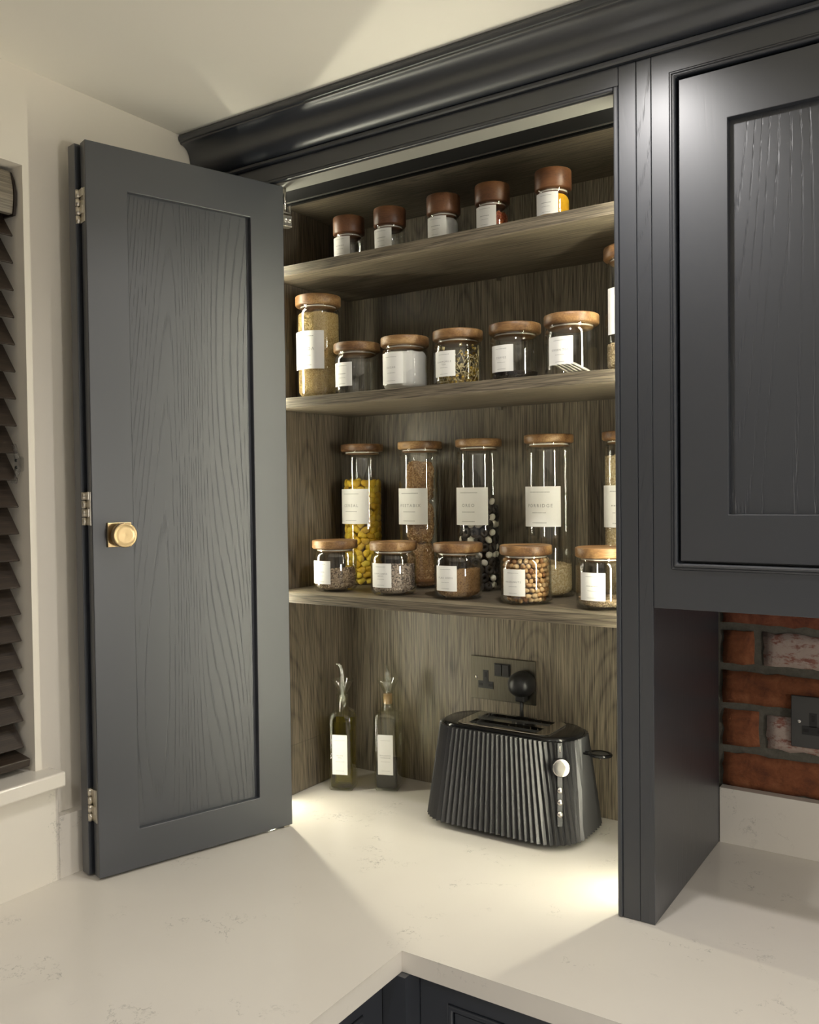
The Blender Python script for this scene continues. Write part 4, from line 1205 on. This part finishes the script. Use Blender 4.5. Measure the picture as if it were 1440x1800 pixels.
# wheat biscuits
def biscuit_fn(seed):
    def fn(d):
        x = sq(d.x, 0.42) * 0.0265; y = sq(d.y, 0.55) * 0.0110; zz = sq(d.z, 0.40) * 0.0405
        v = Vector((x, y, zz))
        nn = noise.noise(v * 110 + Vector((seed, 0, 0))) * 0.0026 + noise.noise(v * 420 + Vector((seed, 3, 0))) * 0.0009
        return v + d * nn
    return fn
def biscuit_mesh(sd):
    fnb = biscuit_fn(sd); rn = random.Random(int(sd))
    mb = MB(); v, f_ = blob(22, fnb); mb._add(v, f_, 0, True)
    for g in range(900):
        d = Vector((rn.gauss(0, 1), rn.gauss(0, 1), rn.gauss(0, 1))).normalized()
        p = fnb(d); nn = Vector((d.x / 0.5, d.y, d.z / 0.8)).normalized()
        t1 = nn.orthogonal().normalized(); t2 = nn.cross(t1); b_ = rn.uniform(0, 2 * PI)
        u1 = t1 * math.cos(b_) + t2 * math.sin(b_) + nn * rn.uniform(-0.35, 0.35); u2 = t2 * math.cos(b_) - t1 * math.sin(b_)
        a_, c_ = rn.uniform(0.0024, 0.0050), rn.uniform(0.0008, 0.0017)
        mb._add([p + u1 * (o.x * a_) + u2 * (o.y * c_) + nn * (o.z * 0.0011) for o in OCT_V], OCT_F, rn.choice((0, 1, 1, 2)))
    return mb.mesh('wheat_biscuit', ['biscuit', 'nut_b', 'nut_c'])
bm_ = [biscuit_mesh(s) for s in (1.0, 5.0, 9.0)]
BL = ['rear lower', 'front lower', 'rear middle', 'front middle', 'upper rear', 'topmost leaning']
for i, (dx, dy, zc_, yaw_, ti) in enumerate(((-0.008, 0.0125, 0.050, 0.55, 0.02), (0.008, -0.0135, 0.050, 0.60, -0.02), (-0.008, 0.0125, 0.134, 0.62, -0.02),
                                             (0.008, -0.0135, 0.134, 0.55, 0.02), (-0.007, 0.0135, 0.219, 0.5, 0.02), (0.007, -0.0145, 0.2185, 0.5, 0.10))):
    o = link('wheat_biscuit', bm_[i % 3])
    o.matrix_world = Matrix.Translation((T['t2'][0] + dx, T['t2'][1] + dy, Z3 + Zt + zc_)) @ Matrix.Rotation(yaw_, 4, 'Z') @ Matrix.Rotation(ti, 4, 'Y')
    tag(o, BL[i] + ' brown wheat biscuit in the tall jar', 'biscuit', 'wheat biscuits')
grains('biscuit_crumbs', 'brown crumbs at the bottom of the wheat biscuit jar', 'crumbs', T['t2'], Z3 + Zt, RI, 0.0085, 500, (0.0040, 0.0030, 0.0016), ['nut_c', 'flax_c', 'nut_a'], rough=0.002, seed=23)
# black and white cereal
def torus_mesh(name, Rm, r, m):
    vs, fs = [], []
    for i in range(12):
        a = 2 * PI * i / 12
        for k in range(7):
            b = 2 * PI * k / 7
            vs.append(Vector(((Rm + r * math.cos(b)) * math.cos(a), (Rm + r * math.cos(b)) * math.sin(a), r * math.sin(b))))
    for i in range(12):
        for k in range(7): fs.append((i * 7 + k, ((i + 1) % 12) * 7 + k, ((i + 1) % 12) * 7 + (k + 1) % 7, i * 7 + (k + 1) % 7))
    mb = MB(); mb._add(vs, fs, 0, True); return mb.mesh(name, m)
ringm = [torus_mesh('cereal_ring', 0.0068, 0.0042, 'choc'), torus_mesh('cereal_ring', 0.0060, 0.0040, 'choc')]
mallow = [blob_mesh('marshmallow', 6, (lambda s: (lambda d: Vector((d.x * 0.0088 * s, d.y * 0.0066, sq(d.z, 0.7) * 0.0042))))(s), 'marshmallow') for s in (1.0, 0.85)]
sp = ring_fill(T['t3'], Z3, RI, 0.190, 0.0150, 0.0178, 0.0058, rnd, 0.011)
sp = [q for q in sp if q[0].z < 0.165 or (q[1] % (2 * PI)) > 2.4]
bl_, wh_ = [], []
for q in sp: (wh_ if rnd.random() < 0.26 else bl_).append(q)
pieces('cereal_ring', 'black cereal ring in the tall jar of black and white cereal', 'cereal', 'black cereal rings', T['t3'], Z3 + Zt, bl_, ringm, rnd)
pieces('marshmallow', 'white marshmallow among the black cereal rings', 'marshmallow', 'white cereal marshmallows', T['t3'], Z3 + Zt, wh_, mallow, rnd)
# nuts
def nut_fn(seed, sx, sy, sz):
    def fn(d):
        v = Vector((d.x * sx, d.y * sy, d.z * sz))
        return v * (1 + 0.22 * noise.noise(d * 1.6 + Vector((seed, 0, 0))))
    return fn
nm_ = [blob_mesh('nut_piece', 5, nut_fn(s, a, b, c), m) for s, a, b, c, m in ((1, .0062, .0052, .0042, 'nut_a'), (2, .0056, .0050, .0046, 'nut_b'), (3, .0066, .0046, .0040, 'nut_b'), (4, .0055, .0050, .0042, 'nut_c'), (5, .0060, .0050, .0045, 'nut_a'))]
sp = ring_fill(F['f4'], Z3, RI - 0.001, 0.077, 0.0084, 0.0100, 0.0046, rnd, 0.0085)
pieces('nut_piece', 'pale brown nut piece in the full front jar', 'nut', 'nut pieces in the jar', F['f4'], Z3 + Zt, sp, nm_, rnd, 'any')
# tea bags
tb_me = blob_mesh('tea_bag', 10, lambda d: Vector((sq(d.x, 0.35) * 0.0195, sq(d.y, 0.35) * 0.0175, sq(d.z, 0.9) * 0.0026)), 'tea_paper')
TBL = ['leftmost', 'second from left', 'middle', 'second from right', 'rightmost']
for i in range(5):
    o = link('tea_bag', tb_me)
    o.matrix_world = Matrix.Translation((J['j5'][0] - 0.0145 + 0.0072 * i, J['j5'][1] - 0.001, Z2 + Zt + 0.0165)) @ Matrix.Rotation(0.06 * (i - 2), 4, 'Z') @ Matrix.Rotation(0.52, 4, 'Y')
    tag(o, TBL[i] + ' of the flat white tea bags leaning in their jar', 'tea bag', 'flat tea bags')

# ================================================================== BOTTLES
def sq_ring(hw, r, n=48): return rrect(hw, hw, r, n)
def bottle(pos, rotz, label, text, stop_m, spout_dir):
    t = thing('oil_bottle', (pos[0], pos[1], 0.0004), label, 'bottle', 'square glass dispenser bottles on the worktop', rotz)
    hw = 0.0262
    outer = [(sq_ring(hw - 0.005, 0.004), 0.0002), (sq_ring(hw - 0.0015, 0.007), 0.0015), (sq_ring(hw, 0.008), 0.005), (sq_ring(hw, 0.008), 0.152), (sq_ring(hw - 0.0008, 0.010), 0.158), (sq_ring(hw - 0.004, 0.013), 0.164),
             (sq_ring(hw - 0.009, 0.0145), 0.1685), (sq_ring(0.0130, 0.0125), 0.1722), (sq_ring(0.0118, 0.0117), 0.1760), (sq_ring(0.0118, 0.0117), 0.1960), (sq_ring(0.0128, 0.0127), 0.1975), (sq_ring(0.0128, 0.0127), 0.2005)]
    inner = [(sq_ring(0.0100, 0.0099), 0.2005), (sq_ring(0.0100, 0.0099), 0.1740), (sq_ring(hw - 0.012, 0.0125), 0.1662), (sq_ring(hw - 0.0065, 0.0115), 0.1620), (sq_ring(hw - 0.0035, 0.0085), 0.157), (sq_ring(hw - 0.0030, 0.0065), 0.151), (sq_ring(hw - 0.0030, 0.0065), 0.0080), (sq_ring(hw - 0.0060, 0.0045), 0.0055)]
    mb = MB(); loft(mb, outer + inner, False, True, True)
    mb._add([Vector((p.x, p.y, 0.0002)) for p in outer[0][0]], [tuple(range(47, -1, -1))])
    mb.build('glass_body', 'bottle_glass', t)
    MB().lathe([(0, 0.181), (0.0092, 0.181), (0.0098, 0.2004), (0, 0.2004)], 24).build('stopper', stop_m, t)
    fn_ = MB()
    fn_.lathe([(0.0070, 0.2010), (0.0092, 0.2030), (0.0235, 0.2300), (0.0240, 0.2318), (0.0228, 0.2318), (0.0222, 0.2300), (0.0080, 0.2040), (0.0060, 0.2024)], 36, closed=True)
    fo_ = fn_.build('pouring_funnel', 'funnel_glass', t)
    sx, sy = spout_dir
    pts = [(0, 0, 0.185), (0, 0, 0.215), (0, 0, 0.240), (sx * 0.0006, sy * 0.0006, 0.250), (sx * 0.0035, sy * 0.0035, 0.2575), (sx * 0.0085, sy * 0.0085, 0.2620), (sx * 0.0135, sy * 0.0135, 0.2640)]
    sp_ = MB(); sp_.tube(pts, [0.0050, 0.0050, 0.0050, 0.0048, 0.0042, 0.0034, 0.0030], 14, cap=False); sp_.tube(pts, [0.0036, 0.0036, 0.0036, 0.0034, 0.0028, 0.0022, 0.0019], 12, cap=False)
    sp_.build('spout', 'funnel_glass', t)
    lz0, lz1, lw = 0.0360, 0.1200, 0.0165
    lb = MB(); lb.box(-lw, lw, -hw - 0.0004, -hw - 0.0001, lz0, lz1); lbo = lb.build('label', 'label_paper', t)
    lbo['label'] = 'white paper label'
    place = lambda u_, v_: Vector((u_, -hw - 0.0006, (lz0 + lz1) / 2 + v_))
    tv, tf = print_lines([(None, 0.0011, 0.030, 0.021), (text, 0.0042, -0.004, 0.024), (None, 0.0010, -0.0145, 0.019), (None, 0.0010, -0.034, 0.017)], pos[0], place)
    tb = MB(); tb._add(tv, tf); tb.build('lettering', 'label_ink', lbo)['kind'] = 'stuff'
    return t
VD = lambda p: math.atan2(CAM.x - p[0], -(CAM.y - p[1]))
B1, B2 = (0.144, -0.142), (0.227, -0.093)
r1, r2 = VD(B1) - R(17), VD(B2) - R(15)
bottle(B1, r1, 'square glass bottle of yellow olive oil beside the folding door', 'OLIVE\nOIL', 'funnel_glass', (-0.95, 0.2))
bottle(B2, r2, 'square glass bottle of dark balsamic vinegar with cork collar', 'BALSAMIC\nVINEGAR', 'cork', (-0.35, -0.9))
def bottle_fill(pos, rotz, z1, m, name, label, cat):
    hw = 0.0262 - 0.0033
    mb = MB(); loft(mb, [(sq_ring(hw - 0.003, 0.004), 0.0058), (sq_ring(hw, 0.006), 0.0084), (sq_ring(hw, 0.006), z1)], True, True, False)
    o = mb.build(name, m); o.location = (pos[0], pos[1], 0.0004); o.rotation_euler = (0, 0, rotz)
    tag(o, label, cat, None, 'stuff')
bottle_fill(B1, r1, 0.146, 'olive_oil', 'olive_oil', 'yellow-green olive oil nearly filling its bottle', 'oil')
bottle_fill(B2, r2, 0.060, 'balsamic', 'balsamic_vinegar', 'dark vinegar in the lower part of its bottle', 'vinegar')
